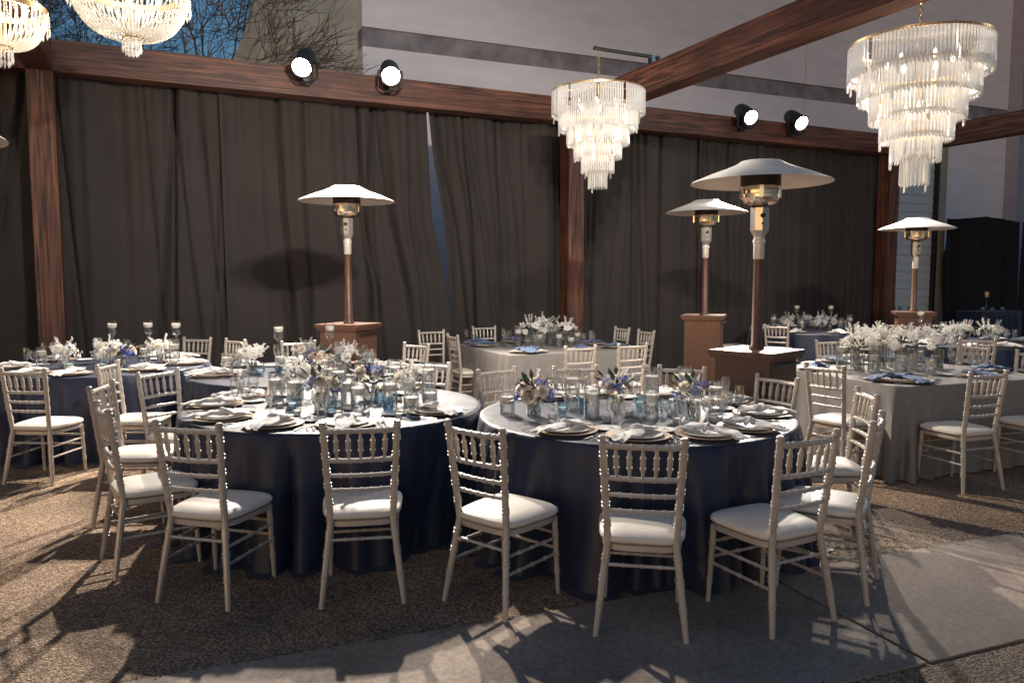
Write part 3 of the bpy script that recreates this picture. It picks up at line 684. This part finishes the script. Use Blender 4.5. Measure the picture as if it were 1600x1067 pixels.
# ------------------------------------------------------------------ tableware
ch_me = MB().lathe([(.001, .004), (.09, .004), (.10, .001), (.105, .004), (.16, .011), (.178, .016), (.179, .019), (.162, .0155), (.11, .009), (.001, .008)], 40).mesh('charger_plate', 'charger')
dp_me = MB().lathe([(.001, .002), (.07, .001), (.085, .003), (.135, .015), (.136, .018), (.09, .009), (.001, .006)], 36).mesh('dinner_plate', 'china')
bp_me = MB().lathe([(.001, .002), (.045, .001), (.05, .003), (.082, .011), (.083, .0135), (.055, .006), (.001, .005)], 30).mesh('bread_plate', 'china')
def napkin(seed, m):
    """cloth gathered in a knot across the plate, one tail falling over the rim towards the diner (-Y)"""
    rn = random.Random(seed); path_ = []; fl = []
    key = [(.155, .030, .050, .006), (.12, .040, .072, .012), (.07, .044, .066, .016), (.03, .050, .040, .020), (0, .052, .026, .022), (-.03, .048, .034, .018), (-.08, .040, .052, .012), (-.13, .034, .05, .009), (-.175, .024, .043, .007), (-.205, .015, .036, .006), (-.225, .010, .030, .005)]
    for y, z, wx, wz in key: path_.append((rn.gauss(0, .006) + .02 * math.sin(y * 14 + seed), y, .008 + z * .72)); fl.append((wx * rn.uniform(.95, 1.25), wz * .75))
    # interpolate
    P2 = []; F2 = []
    for i in range(len(path_) - 1):
        for q in (0, .5):
            P2.append(tuple(a + (b - a) * q for a, b in zip(path_[i], path_[i + 1]))); F2.append(tuple(a + (b - a) * q for a, b in zip(fl[i], fl[i + 1])))
    P2.append(path_[-1]); F2.append(fl[-1]); mb = MB(); mb.tube(P2, 0, 14, True, F2)
    mb.v = [(x + .003 * math.sin(y * 60 + x * 50), y, z + .0055 * math.sin(x * 150 + seed + 8 * y) + .003 * math.sin(y * 70)) for x, y, z in mb.v]
    body = mb.mesh('cloth', m); kn_ = MB()
    ring = [(.028 * math.cos(a), .006 + .018 * math.cos(a * 1 + .8), .044 + .019 * math.sin(a)) for a in [2 * PI * k / 12 for k in range(13)]]
    kn_.tube(ring, .011, 8, False); return [('cloth', body, None), ('knot', kn_.mesh('knot', m), 0)]
NW = [napkin(s_, 'napkin_w') for s_ in (1, 2, 3)]; NB = [napkin(s_, 'napkin_b') for s_ in (4, 5, 6)]
def goblet(h=.185, r=.039, fill=.55):
    b0 = h * .42
    g_ = MB().lathe([(.034, .001), (.034, .003), (.012, .007), (.005, .014), (.0045, b0 - .012), (.008, b0), (r * .72, b0 + (h - b0) * .22), (r, b0 + (h - b0) * .55), (r * .97, b0 + (h - b0) * .8), (r * .86, h)], 18)
    zf = b0 + (h - b0) * fill
    wt = MB().lathe([(.004, b0 + .004), (r * .68, b0 + (h - b0) * .22), (r * .94, b0 + (h - b0) * .52), (r * .96, zf), (.001, zf)], 16)
    return [('glass', g_.mesh('glass', 'glass'), None), ('water', wt.mesh('water', 'water'), None)]
GB = goblet(); GF = goblet(.215, .029, .12)
def fork_mesh():
    mb = MB().tube([(0, -.10, .003), (0, -.05, .004), (0, .02, .006), (0, .045, .004)], 0, 6, True, [(.007, .0014), (.006, .0014), (.0035, .0018), (.008, .0014)])
    mb.tube([(0, .042, .004), (0, .055, .003), (0, .062, .003)], 0, 6, True, [(.008, .0014), (.012, .0012), (.0115, .0012)])
    for x in (-.0095, -.0032, .0032, .0095): mb.tube([(x, .06, .003), (x, .085, .0035), (x, .10, .006)], .0017, 4)
    return mb.mesh('fork', 'steel')
FK = fork_mesh()
KF = MB().tube([(0, -.11, .004), (0, -.04, .005), (0, -.01, .0045)], 0, 6, True, [(.008, .003), (.007, .003), (.005, .003)]).tube([(0, -.012, .0045), (.001, .05, .004), (.002, .09, .004), (-.004, .115, .004)], 0, 6, True, [(.006, .0012), (.010, .0010), (.009, .0010), (.002, .0008)]).mesh('knife', 'steel')
SPN = MB().tube([(0, -.10, .003), (0, -.02, .004), (0, .03, .006), (0, .05, .005), (0, .075, .003), (0, .098, .004)], 0, 8, True, [(.007, .0014), (.004, .0016), (.0035, .0018), (.012, .0018), (.0175, .002), (.006, .0014)]).mesh('spoon', 'steel')
rn = random.Random(77)
EXTRA = {'B': [-160, -110, -35, 5, 150], 'C': [150, 195, -20, 20], 'D': [-25, 95], 'E': [], 'H': [-20, 20, 60, 95, 180], 'I': [0, 35, 180], 'F': [(.10, 8.0), (.35, 11.7), (2.1, 9.8)], 'G': [(3.1, 5.6), (2.2, 7.1), (3.0, 9.0), (4.6, 9.3)]}
PLACES = []
for tk in TAB:
    (cx, cy), ph, kind, rot = TAB[tk]; L_ = [(x, y, math.atan2(y - cy, x - cx)) for k_, i_, x, y, f_, a_ in SEATS if k_ == tk]
    for e in EXTRA[tk]:
        if kind == 'round': e = (cx + 1.5 * math.cos(R(e)), cy + 1.5 * math.sin(R(e)))
        L_.append((e[0], e[1], math.atan2(e[1] - cy, e[0] - cx)))
    nr = min(L_, key=lambda q: math.hypot(q[0], q[1])); L_.sort(key=lambda q: (q[2] - nr[2] + 1e-6) % (2 * PI))
    PLACES += [(tk, i_, x, y, None, a_) for i_, (x, y, a_) in enumerate(L_)]
for tk, i, x, y, f, a in PLACES:
    (cx, cy), ph, kind, rot = TAB[tk]
    if kind == 'round':
        d = Vector((math.cos(a), math.sin(a))); e = RT - .205; sx, sy = cx + d.x * e, cy + d.y * e
        # towards the chair
    else:
        best = max(((Vector((math.cos(rot + k * PI / 2), math.sin(rot + k * PI / 2)))) for k in range(4)), key=lambda q: q.dot(Vector((x - cx, y - cy))))
        d = best; tang = Vector((-d.y, d.x)); along = max(-.62, min(.62, tang.dot(Vector((x - cx, y - cy))))); p = Vector((cx, cy)) + d * (SQ / 2 - .205) + tang * along; sx, sy = p.x, p.y
    rz = math.atan2(-d.y, -d.x) - PI / 2; inward = -d; right = Vector((inward.y, -inward.x))
    def at(dx, dy): q = Vector((sx, sy)) + right * dx + inward * dy; return (q.x, q.y)
    where = ('nearest place' if i == 0 else f'{ORD[i]} place rightwards') + f' at the {ph}'
    z = ZT + .003
    single(ch_me, 'charger_plate', 'round beige charger plate, ' + where, 'plate', (sx, sy, z), rz, 'beige charger plates')
    single(dp_me, 'dinner_plate', 'white plate on a beige charger, ' + where, 'plate', (sx, sy, z + .0085), rz, 'white dinner plates')
    nk_ = rn.choice(NW if kind == 'round' else NB); nc = 'white' if kind == 'round' else 'blue'
    o = place(nk_, 'napkin', f'{nc} knotted napkin on the plate, {where}', 'napkin', (sx, sy, z + .006), rz + rn.uniform(-.5, .5), f'{nc} knotted napkins')
    q = at(.165, .235); place(GB, 'water_goblet', 'stemmed water glass, ' + where, 'glass', (q[0], q[1], z), 0, 'stemmed water glasses')
    if tk in 'DEBCG':
        q = at(-.17, .21); single(bp_me, 'bread_plate', 'small side plate, ' + where, 'plate', (q[0], q[1], z), rz, 'small side plates')
    if True:
        q = at(.24, .19); place(GF, 'wine_glass', 'empty slim stemmed glass, ' + where, 'glass', (q[0], q[1], z), 0, 'slim stemmed glasses')
    if tk in 'DEG' or (tk in 'CB'):
        for nm, me, dx, lb in (('fork', FK, -.195, 'outer silver fork'), ('fork', FK, -.226, 'spare silver fork'), ('knife', KF, .195, 'silver knife'), ('spoon', SPN, .226, 'silver spoon')):
            if tk in 'CBG' and lb in ('spare silver fork', 'silver spoon'): continue
            q = at(dx, -.02 + rn.uniform(-.01, .01)); single(me, nm, f'{lb}, {where}', nm, (q[0], q[1], z + .001), rz + rn.uniform(-.05, .05), nm + 's beside the plates')

# ------------------------------------------------------------------ centrepieces
def cyl_candle(h, r, fill, stem=0.0):
    if stem:
        gl = MB().lathe([(.05, .001), (.05, .004), (.012, .010), (.006, .02), (.006, stem - .05), (.02, stem - .02), (r, stem), (r, stem + h)], 20)
    else:
        gl = MB().lathe([(.001, .004), (r, .002), (r, h), (r - .003, h), (r - .003, .01)], 20)
    z0 = stem; zf = z0 + h * fill
    wt = MB().lathe([(.001, z0 + .006), (r * .94, z0 + .006), (r * .94, zf), (.001, zf)], 18)
    ca = MB().lathe([(.001, zf - .012), (r * .70, zf - .010), (r * .93, zf + .008), (r * .92, zf + .036), (.006, zf + .032)], 18)
    wk = MB().tube([(0, 0, zf + .03), (.001, 0, zf + .044)], .0015, 5)
    return [('glass', gl.mesh('glass', 'glass'), None), ('water', wt.mesh('water', 'water'), None), ('candle', ca.mesh('candle', 'wax'), None), ('wick', wk.mesh('wick', 'black'), 2)]
CY = {'short': cyl_candle(.13, .050, .60), 'mid': cyl_candle(.20, .050, .62), 'tall': cyl_candle(.27, .052, .66), 'stem': cyl_candle(.13, .048, .5, .30)}
vt = MB()
for k in range(12):
    pass
vot = [('glass', MB().lathe([(.026, .001), (.03, .004), (.020, .016), (.038, .030), (.044, .05), (.041, .075), (.044, .088)], 10).mesh('glass', 'blueglass', 20), None), ('candle', MB().lathe([(.001, .035), (.026, .035), (.026, .055), (.001, .056)], 12).mesh('candle', 'wax'), None)]
tum = [('glass', MB().lathe([(.001, .003), (.032, .001), (.036, .10), (.034, .10), (.030, .008)], 12).mesh('glass', 'blueglass', 20), None)]
tea = [('cup', MB().lathe([(.001, .002), (.026, .001), (.029, .040), (.027, .040), (.024, .006)], 14).mesh('cup', 'glass'), None), ('candle', MB().lathe([(.001, .007), (.022, .007), (.022, .030), (.001, .031)], 12).mesh('candle', 'wax'), None)]

def rose(m, seed, R0=.036):
    r_ = random.Random(seed); mb = MB()
    for ring, (n, rad, hh, op) in enumerate(((3, .32, .80, .05), (4, .55, .88, .3), (5, .82, .85, .75), (6, 1.0, .66, 1.25))):
        for k in range(n):
            a0 = 2 * PI * k / n + ring * .7 + r_.uniform(-.15, .15); wd = 2 * PI / n * .72
            def fn(u, v, a0=a0, wd=wd):
                a = a0 + (u - .5) * 2 * wd * (.35 + .65 * math.sin(PI * min(v + .12, 1) * .62)); rr = R0 * rad * (math.sin(PI * .5 * min(1, v * 1.25)) + op * v ** 4 * .42); z = R0 * (v * 1.15 * hh - op * .30 * v ** 4 - .30 * (2 * abs(u - .5)) ** 2 * v)
                return (math.cos(a) * rr, math.sin(a) * rr, z)
            mb.grid(fn, 5, 5)
    return mb.mesh('bloom', m, 0)
def orchid(m, seed, s_=.05):
    r_ = random.Random(seed); mb = MB()
    for k in range(5):
        a0 = 2 * PI * k / 5 + r_.uniform(-.1, .1); L = s_ * r_.uniform(.85, 1.1)
        def fn(u, v, a0=a0, L=L):
            w_ = math.sin(PI * min(max(v, .06), .97)) ** .6 * L * .48; x = v * L; yy = (u - .5) * 2 * w_; z = .35 * L * v * v - .12 * L * (2 * u - 1) ** 2 + .06 * L * math.sin(7 * v + k_)
            return (math.cos(a0) * x - math.sin(a0) * yy, math.sin(a0) * x + math.cos(a0) * yy, z)
        k_ = k
        mb.grid(fn, 4, 5)
    mb.octa((0, 0, .008), .008, .012); return mb.mesh('bloom', m, 0)
def cluster(m, seed, n=26, sp=.032, r=.009, hh=.0):
    r_ = random.Random(seed); mb = MB()
    for _ in range(n):
        d = Vector((r_.gauss(0, 1), r_.gauss(0, 1), r_.gauss(0, 1))).normalized() * sp * r_.uniform(.5, 1); d.z += hh * r_.random()
        a = r_.uniform(0, 6.3)
        for k in range(4):
            q = a + k * PI / 2; t1 = Vector((math.cos(q), math.sin(q), r_.uniform(-.2, .6))) * r; t2 = Vector((-math.sin(q), math.cos(q), r_.uniform(-.3, .3))) * r * .55
            mb.add([d, d + t1 + t2, d + t1 * 1.35, d + t1 - t2], [(0, 1, 2, 3)])
    return mb.mesh('floret_cluster', m, 0)
def leaves(seed, n=22, sp=.10, m='leaf'):
    r_ = random.Random(seed); mb = MB()
    for _ in range(n):
        a = r_.uniform(0, 6.3); el = r_.uniform(-.2, 1.2); d = Vector((math.cos(a) * math.cos(el), math.sin(a) * math.cos(el), math.sin(el))); o = d * sp * r_.uniform(.25, .75); sd = d.cross(Vector((0, 0, 1))).normalized(); L = r_.uniform(.04, .075)
        mb.add([o, o + d * L * .5 + sd * .011, o + d * L, o + d * L * .5 - sd * .011], [(0, 1, 2, 3)])
    return mb.mesh('foliage', m, 0)
def sprig(m, seed, h=.12, n=14):
    r_ = random.Random(seed); mb = MB().tube([(0, 0, 0), (.006, .004, h * .5), (.012, 0, h)], .0016, 4)
    for i in range(n):
        z = h * (.35 + .65 * i / n); a = i * 2.4; d = Vector((math.cos(a), math.sin(a), .9)).normalized(); o = Vector((.012 * z / h, 0, z)); sd = d.cross(Vector((0, 0, 1))).normalized()
        mb.add([o, o + d * .011 + sd * .005, o + d * .024, o + d * .011 - sd * .005], [(0, 1, 2, 3)])
    return mb.mesh('sprig', m, 0)
RO = [rose('cream_flower', 1, .030), rose('white_flower', 2, .033), rose('blush_flower', 3, .025), rose('cream_flower', 4, .035)]
OR = [orchid('white_flower', s_) for s_ in (1, 2, 3)]
BL = [cluster('blue_flower', 1), cluster('blue_flower', 2, 30, .036), cluster('pale_blue', 3)]
WH = [cluster('white_flower', s_, 34, .045, .010, .03) for s_ in (4, 5)]
LF = [leaves(1), leaves(2)]; DR = [sprig('dried', 1), sprig('dried', 2, .10), sprig('white_flower', 3, .13, 18)]
BE = []
for s_ in (1, 2):
    r_ = random.Random(s_); mb = MB()
    for _ in range(14): mb.octa((r_.gauss(0, .022), r_.gauss(0, .022), r_.gauss(0, .02)), .007, .007)
    BE.append(mb.mesh('berries', 'berry'))
vase_me = {}
def vase(r, h, bulge=0):
    k = (r, h)
    if k not in vase_me: vase_me[k] = MB().lathe([(.001, .003), (r, .001), (r + bulge, h * .5), (r, h), (r - .003, h), (r - .003, .008)], 20).mesh('vase', 'glass')
    return vase_me[k]
def stems(seed, r, h, n=16):
    r_ = random.Random(seed); mb = MB()
    for _ in range(n):
        a, b_ = r_.uniform(0, 6.3), r_.uniform(0, 6.3); q = r * r_.uniform(.2, .8); mb.tube([(math.cos(a) * q, math.sin(a) * q, .01), (math.cos(b_) * r * .8, math.sin(b_) * r * .8, h * 1.05)], .0022, 4)
    return mb.mesh('stems', 'leaf')
def put(me, nm, par, p, d, s_=1.0, spin=0):
    o = obj(nm, me, par, p); o.rotation_euler = (Vector(d).to_track_quat('Z', 'Y') @ Matrix.Rotation(spin, 3, 'Z').to_quaternion()).to_euler(); o.scale = (s_, s_, s_); return o
def bouquet(x, y, seed, label, style='mix', r=.048, h=.105, dome=.10):
    r_ = random.Random(seed); th = thing('flower_vase', label, 'flowers', (x, y, ZT + .003), r_.uniform(0, 6), 'low flower vases on the tables')
    v = obj('vase', vase(r, h), th); obj('water', MB().lathe([(.001, .008), (r * .92, .008), (r * .92, h * .62), (.001, h * .62)], 14).mesh('water', 'water'), v); obj('stems', stems(seed, r, h), th)
    top = h + .02
    def dirs(el0, el1): a = r_.uniform(0, 6.3); el = r_.uniform(el0, el1); return Vector((math.cos(a) * math.cos(el), math.sin(a) * math.cos(el), math.sin(el)))
    put(r_.choice(LF), 'foliage', th, (0, 0, top - .01), (0, 0, 1), 1.15)
    if style == 'mix':
        for k in range(6):
            d = Vector((math.cos(k * 2.4 + seed), math.sin(k * 2.4 + seed), r_.uniform(.15, 1.3))).normalized(); put(r_.choice(RO), 'bloom', th, Vector((0, 0, top)) + d * dome * r_.uniform(.85, 1.1), d, r_.uniform(.85, 1.15), r_.uniform(0, 6))
        put(r_.choice(LF), 'foliage', th, (0, 0, top + .02), (.3, .2, 1), 1.5)
        for k in range(8):
            d = dirs(-.1, 1.1); put(r_.choice(BL), 'floret_cluster', th, Vector((0, 0, top)) + d * dome * 1.15, d, r_.uniform(.8, 1.1))
        for k in range(2): d = dirs(.0, .9); put(r_.choice(BE), 'berries', th, Vector((0, 0, top)) + d * dome * 1.1, d)['kind'] = 'stuff'
        for k in range(4): d = dirs(.6, 1.4); put(r_.choice(DR), 'sprig', th, Vector((0, 0, top)) + d * dome * .6, d, 1, r_.uniform(0, 6))
    elif style == 'pale':
        for k in range(5):
            d = Vector((math.cos(k * 2.4 + seed), math.sin(k * 2.4 + seed), r_.uniform(.15, 1.3))).normalized(); put(r_.choice(RO[:2] + WH), 'bloom', th, Vector((0, 0, top)) + d * dome * r_.uniform(.85, 1.1), d, r_.uniform(.9, 1.25), r_.uniform(0, 6))
        for k in range(5): d = dirs(0, 1); put(r_.choice(WH), 'floret_cluster', th, Vector((0, 0, top)) + d * dome * 1.1, d, r_.uniform(.8, 1.1))
        put(BL[2], 'floret_cluster', th, Vector((.06, -.05, top)), (0, 0, 1), .9)
        for k in range(5): d = dirs(.5, 1.4); put(DR[2], 'sprig', th, Vector((0, 0, top)) + d * dome * .6, d, 1, r_.uniform(0, 6))
    else:
        for k in range(8):
            d = dirs(.0, 1.4); put(r_.choice(OR if style == 'orchid' else WH), 'bloom', th, Vector((0, 0, top)) + d * dome * r_.uniform(.8, 1.3), d, r_.uniform(.9, 1.3), r_.uniform(0, 6))
        for k in range(4): d = dirs(.5, 1.4); put(DR[2], 'sprig', th, Vector((0, 0, top)) + d * dome * .8, d, 1.1, r_.uniform(0, 6))

DIRN = lambda dx: 'left' if dx < 0 else 'right'
used = {}
def uniq(txt):
    """say the rank from left to right when several alike stand on one table"""
    used[txt] = used.get(txt, 0) + 1; return txt
def centre(tk, items):
    """items: (kind, dx, dy, extra) ; ranks alike things on a table from left to right as the viewer sees them"""
    (cx, cy), ph, kind, rot = TAB[tk]; bykind = {}
    for it in items: bykind.setdefault(it[0], []).append(it)
    for kd, its in bykind.items():
        its.sort(key=lambda q: (cx + q[1]) / (cy + q[2]))
        for i, it in enumerate(its):
            n = len(its); rank = '' if n == 1 else ('leftmost ' if i == 0 else ('rightmost ' if i == n - 1 else f'{ORD[i]}-from-left '))
            x, y = cx + it[1], cy + it[2]; loc = (x, y, ZT + .003)
            if kd in CY:
                words = {'short': 'low glass cylinder with floating white candle', 'mid': 'glass cylinder with floating white candle', 'tall': 'tall glass cylinder with floating white candle', 'stem': 'tall stemmed glass holding a floating candle'}[kd]
                place(CY[kd], 'candle_cylinder', f'{rank}{words} on the {ph}', 'candle', loc, 0, words + 's')
            elif kd == 'votive': place(vot, 'votive_holder', f'{rank}blue footed glass votive on the {ph}', 'votive', loc, 0, 'blue glass votives')
            elif kd == 'tumbler': place(tum, 'blue_tumbler', f'{rank}blue glass tumbler on the {ph}', 'glass', loc, 0, 'blue tumblers')
            elif kd == 'tea': place(tea, 'tealight', f'{rank}small tealight cup on the {ph}', 'candle', loc, 0, 'tealights')
            else: bouquet(x, y, int(cx * 100 + i * 7 + len(kd)) % 997, f'{rank}{dict(mix="low vase of cream and violet flowers", pale="low vase of pale blooms", orchid="glass vase of white orchids", cloud="tall vase of white cloudy blossom")[kd]} on the {ph}', kd, *it[3:])
near = lambda s_: [('mix', -.66 * s_, -.12), ('mix', -.12, .0), ('mix', .33 * s_, -.22), ('short', -.83 * s_, -.05), ('tall', -.40, .10), ('mid', -.30, -.20), ('mid', .06, -.26), ('tall', .15, .22), ('mid', .55, .06), ('tall', .40, .32), ('short', .50, -.14),
                   ('votive', -.48, -.12), ('votive', .18, -.08), ('votive', .05, .10), ('tumbler', -.33, .02), ('tumbler', .30, .05), ('tea', -.55, -.28), ('tea', -.22, -.33), ('tea', .20, -.36), ('tea', .43, -.33), ('tea', -.05, -.12), ('tea', .62, -.18)]
centre('E', near(1))
centre('D', [('mix', -.05, -.20), ('mix', .20, .25), ('pale', -.35, .30), ('pale', .52, .02), ('short', .58, -.40), ('short', .68, -.20), ('mid', .40, -.12), ('mid', -.28, -.02), ('tall', .62, .25), ('tall', .0, .12), ('mid', .22, -.30), ('tall', -.2, .45),
             ('votive', .05, -.36), ('votive', -.22, -.28), ('tumbler', .42, -.32), ('tumbler', .30, .05), ('tea', .12, -.44), ('tea', -.15, -.42), ('tea', .30, -.46), ('tea', -.35, -.12), ('tea', .52, -.52), ('mid', -.45, .12), ('tall', .35, .42), ('mid', .1, -.05), ('short', -.5, .35), ('tall', -.1, .3)])
centre('C', [('pale', -.45, -.1), ('pale', .0, .15), ('pale', .42, -.05), ('mix', .2, -.25), ('stem', -.3, .25), ('stem', .15, .45), ('mid', -.62, -.25), ('mid', -.15, -.2), ('tall', .30, .22), ('tall', -.05, .4), ('mid', .6, .12), ('votive', .05, -.35), ('votive', -.3, -.32), ('tumbler', -.1, -.36), ('tea', .3, -.42), ('tea', -.45, -.42)])
centre('B', [('pale', -.25, -.25), ('pale', .12, -.12), ('pale', .55, .1), ('mix', .35, -.3), ('stem', -.05, .3), ('stem', .28, .4), ('stem', .6, .35), ('mid', -.5, -.2), ('tall', .75, -.05), ('mid', .38, .1), ('tall', -.1, .1), ('votive', .2, -.38), ('votive', -.1, -.4), ('tumbler', .5, -.22), ('tea', .0, -.48), ('tea', .62, -.3)])
centre('F', [('orchid', -.15, -.05, .05, .17, .12), ('orchid', .1, .05, .05, .17, .12), ('orchid', .32, .05, .05, .15, .11), ('orchid', 0, .2, .05, .18, .12), ('tall', -.32, -.1), ('tall', .02, .33), ('tall', .18, .34), ('mid', -.05, -.22), ('mid', .46, .12), ('mid', .2, -.16), ('short', .36, -.12)])
centre('G', [('cloud', -.42, -.15, .045, .20, .10), ('cloud', -.2, .0, .045, .22, .11), ('cloud', .0, -.12, .05, .22, .11), ('cloud', .2, .08, .05, .2, .11), ('cloud', .4, -.02, .045, .2, .10), ('cloud', -.05, .18, .045, .22, .11), ('cloud', -.3, .22, .045, .2, .1), ('tall', -.5, .05), ('tall', .1, .25), ('mid', .32, .2), ('mid', -.1, -.28), ('mid', -.32, -.22), ('short', .22, -.2), ('short', .48, .16)])
centre('H', [('pale', -.45, -.1), ('pale', -.1, .1), ('pale', .3, 0), ('orchid', .1, -.1), ('stem', -.15, .3), ('stem', .4, .2), ('tall', -.62, .1), ('mid', .55, .1), ('tall', .6, -.1), ('mid', -.25, -.2)])
centre('I', [('pale', -.3, -.2), ('pale', .0, .05), ('pale', .35, -.05), ('orchid', .15, -.2), ('stem', -.55, .2), ('tall', -.6, -.05), ('tall', .1, .3), ('tall', -.2, .25), ('mid', .45, .2), ('mid', -.42, -.3)])

# ------------------------------------------------------------------ small side tables at far right
def side_table(x, y, wd, dp, hh, rz, label, clabel):
    t = thing('side_table', label, 'table', (x, y, 0), rz, 'small side tables far right'); obj('table_top', MB().box((0, 0, hh - .02), (wd, dp, .03)).mesh('table_top', 'wood_x'), t)
    for sx in (-1, 1):
        for sy in (-1, 1): obj('leg', MB().tube([(sx * (wd / 2 - .06), sy * (dp / 2 - .06), 0), (sx * (wd / 2 - .06), sy * (dp / 2 - .06), hh - .035)], .02, 6).mesh('leg', 'black'), t)
    mb = MB(); N = 120; vs = []; rows = [(0.001, hh, 0), (.5, hh, 0), (.97, hh, 0), (1.0, hh - .006, 0)] + [(1.0 + .0, hh - .006 - (hh - .02) * j / 8, j / 8) for j in range(1, 9)]
    for k, z, t_ in rows:
        for i in range(N):
            a = 2 * PI * (i + .5) / N; c, s_ = math.cos(a), math.sin(a); e = (abs(c) ** 10 + abs(s_) ** 10) ** -.1; f = .035 * t_ * math.sin(24 * a) + .03 * t_
            vs.append((c * (e * k * (wd / 2 + .01) + f), s_ * (e * k * (dp / 2 + .01) + f), z))
    mb.add(vs, [(j * N + i, j * N + (i + 1) % N, (j + 1) * N + (i + 1) % N, (j + 1) * N + i) for j in range(len(rows) - 1) for i in range(N)]); mb.f.append(tuple(range(N))[::-1])
    single(mb.mesh('tablecloth', 'navy', 60), 'tablecloth', clabel, 'tablecloth', (x, y, 0), rz, 'navy cloths on side tables')
side_table(10.75, 17.3, 1.25, .7, .92, BA, 'side table under the navy cloth before the black drape', 'small navy cloth on the side table before the black drape')
side_table(8.75, 17.2, .8, .5, .92, BA, 'side table under the navy cloth before the siding', 'small navy cloth on the side table before the siding')
for k, (x, y) in enumerate(((10.45, 17.05), (10.72, 17.15), (11.05, 17.3))):
    place(vot, 'votive_holder', f'{("leftmost", "middle", "rightmost")[k]} small glass votive on the side table before the black drape', 'votive', (x, y, .924), 0, 'votives on the side table')
place(CY['stem'], 'candle_cylinder', 'stemmed glass candle holder on the side table before the black drape', 'candle', (10.68, 17.3, .924))
for k, x in enumerate((8.5, 8.66, 8.9)):
    place(tum, 'blue_tumbler', f'{("leftmost", "middle", "rightmost")[k]} blue tumbler on the side table before the siding', 'glass', (x, 17.1 + k * .06, .924), 0, 'tumblers on the side table')
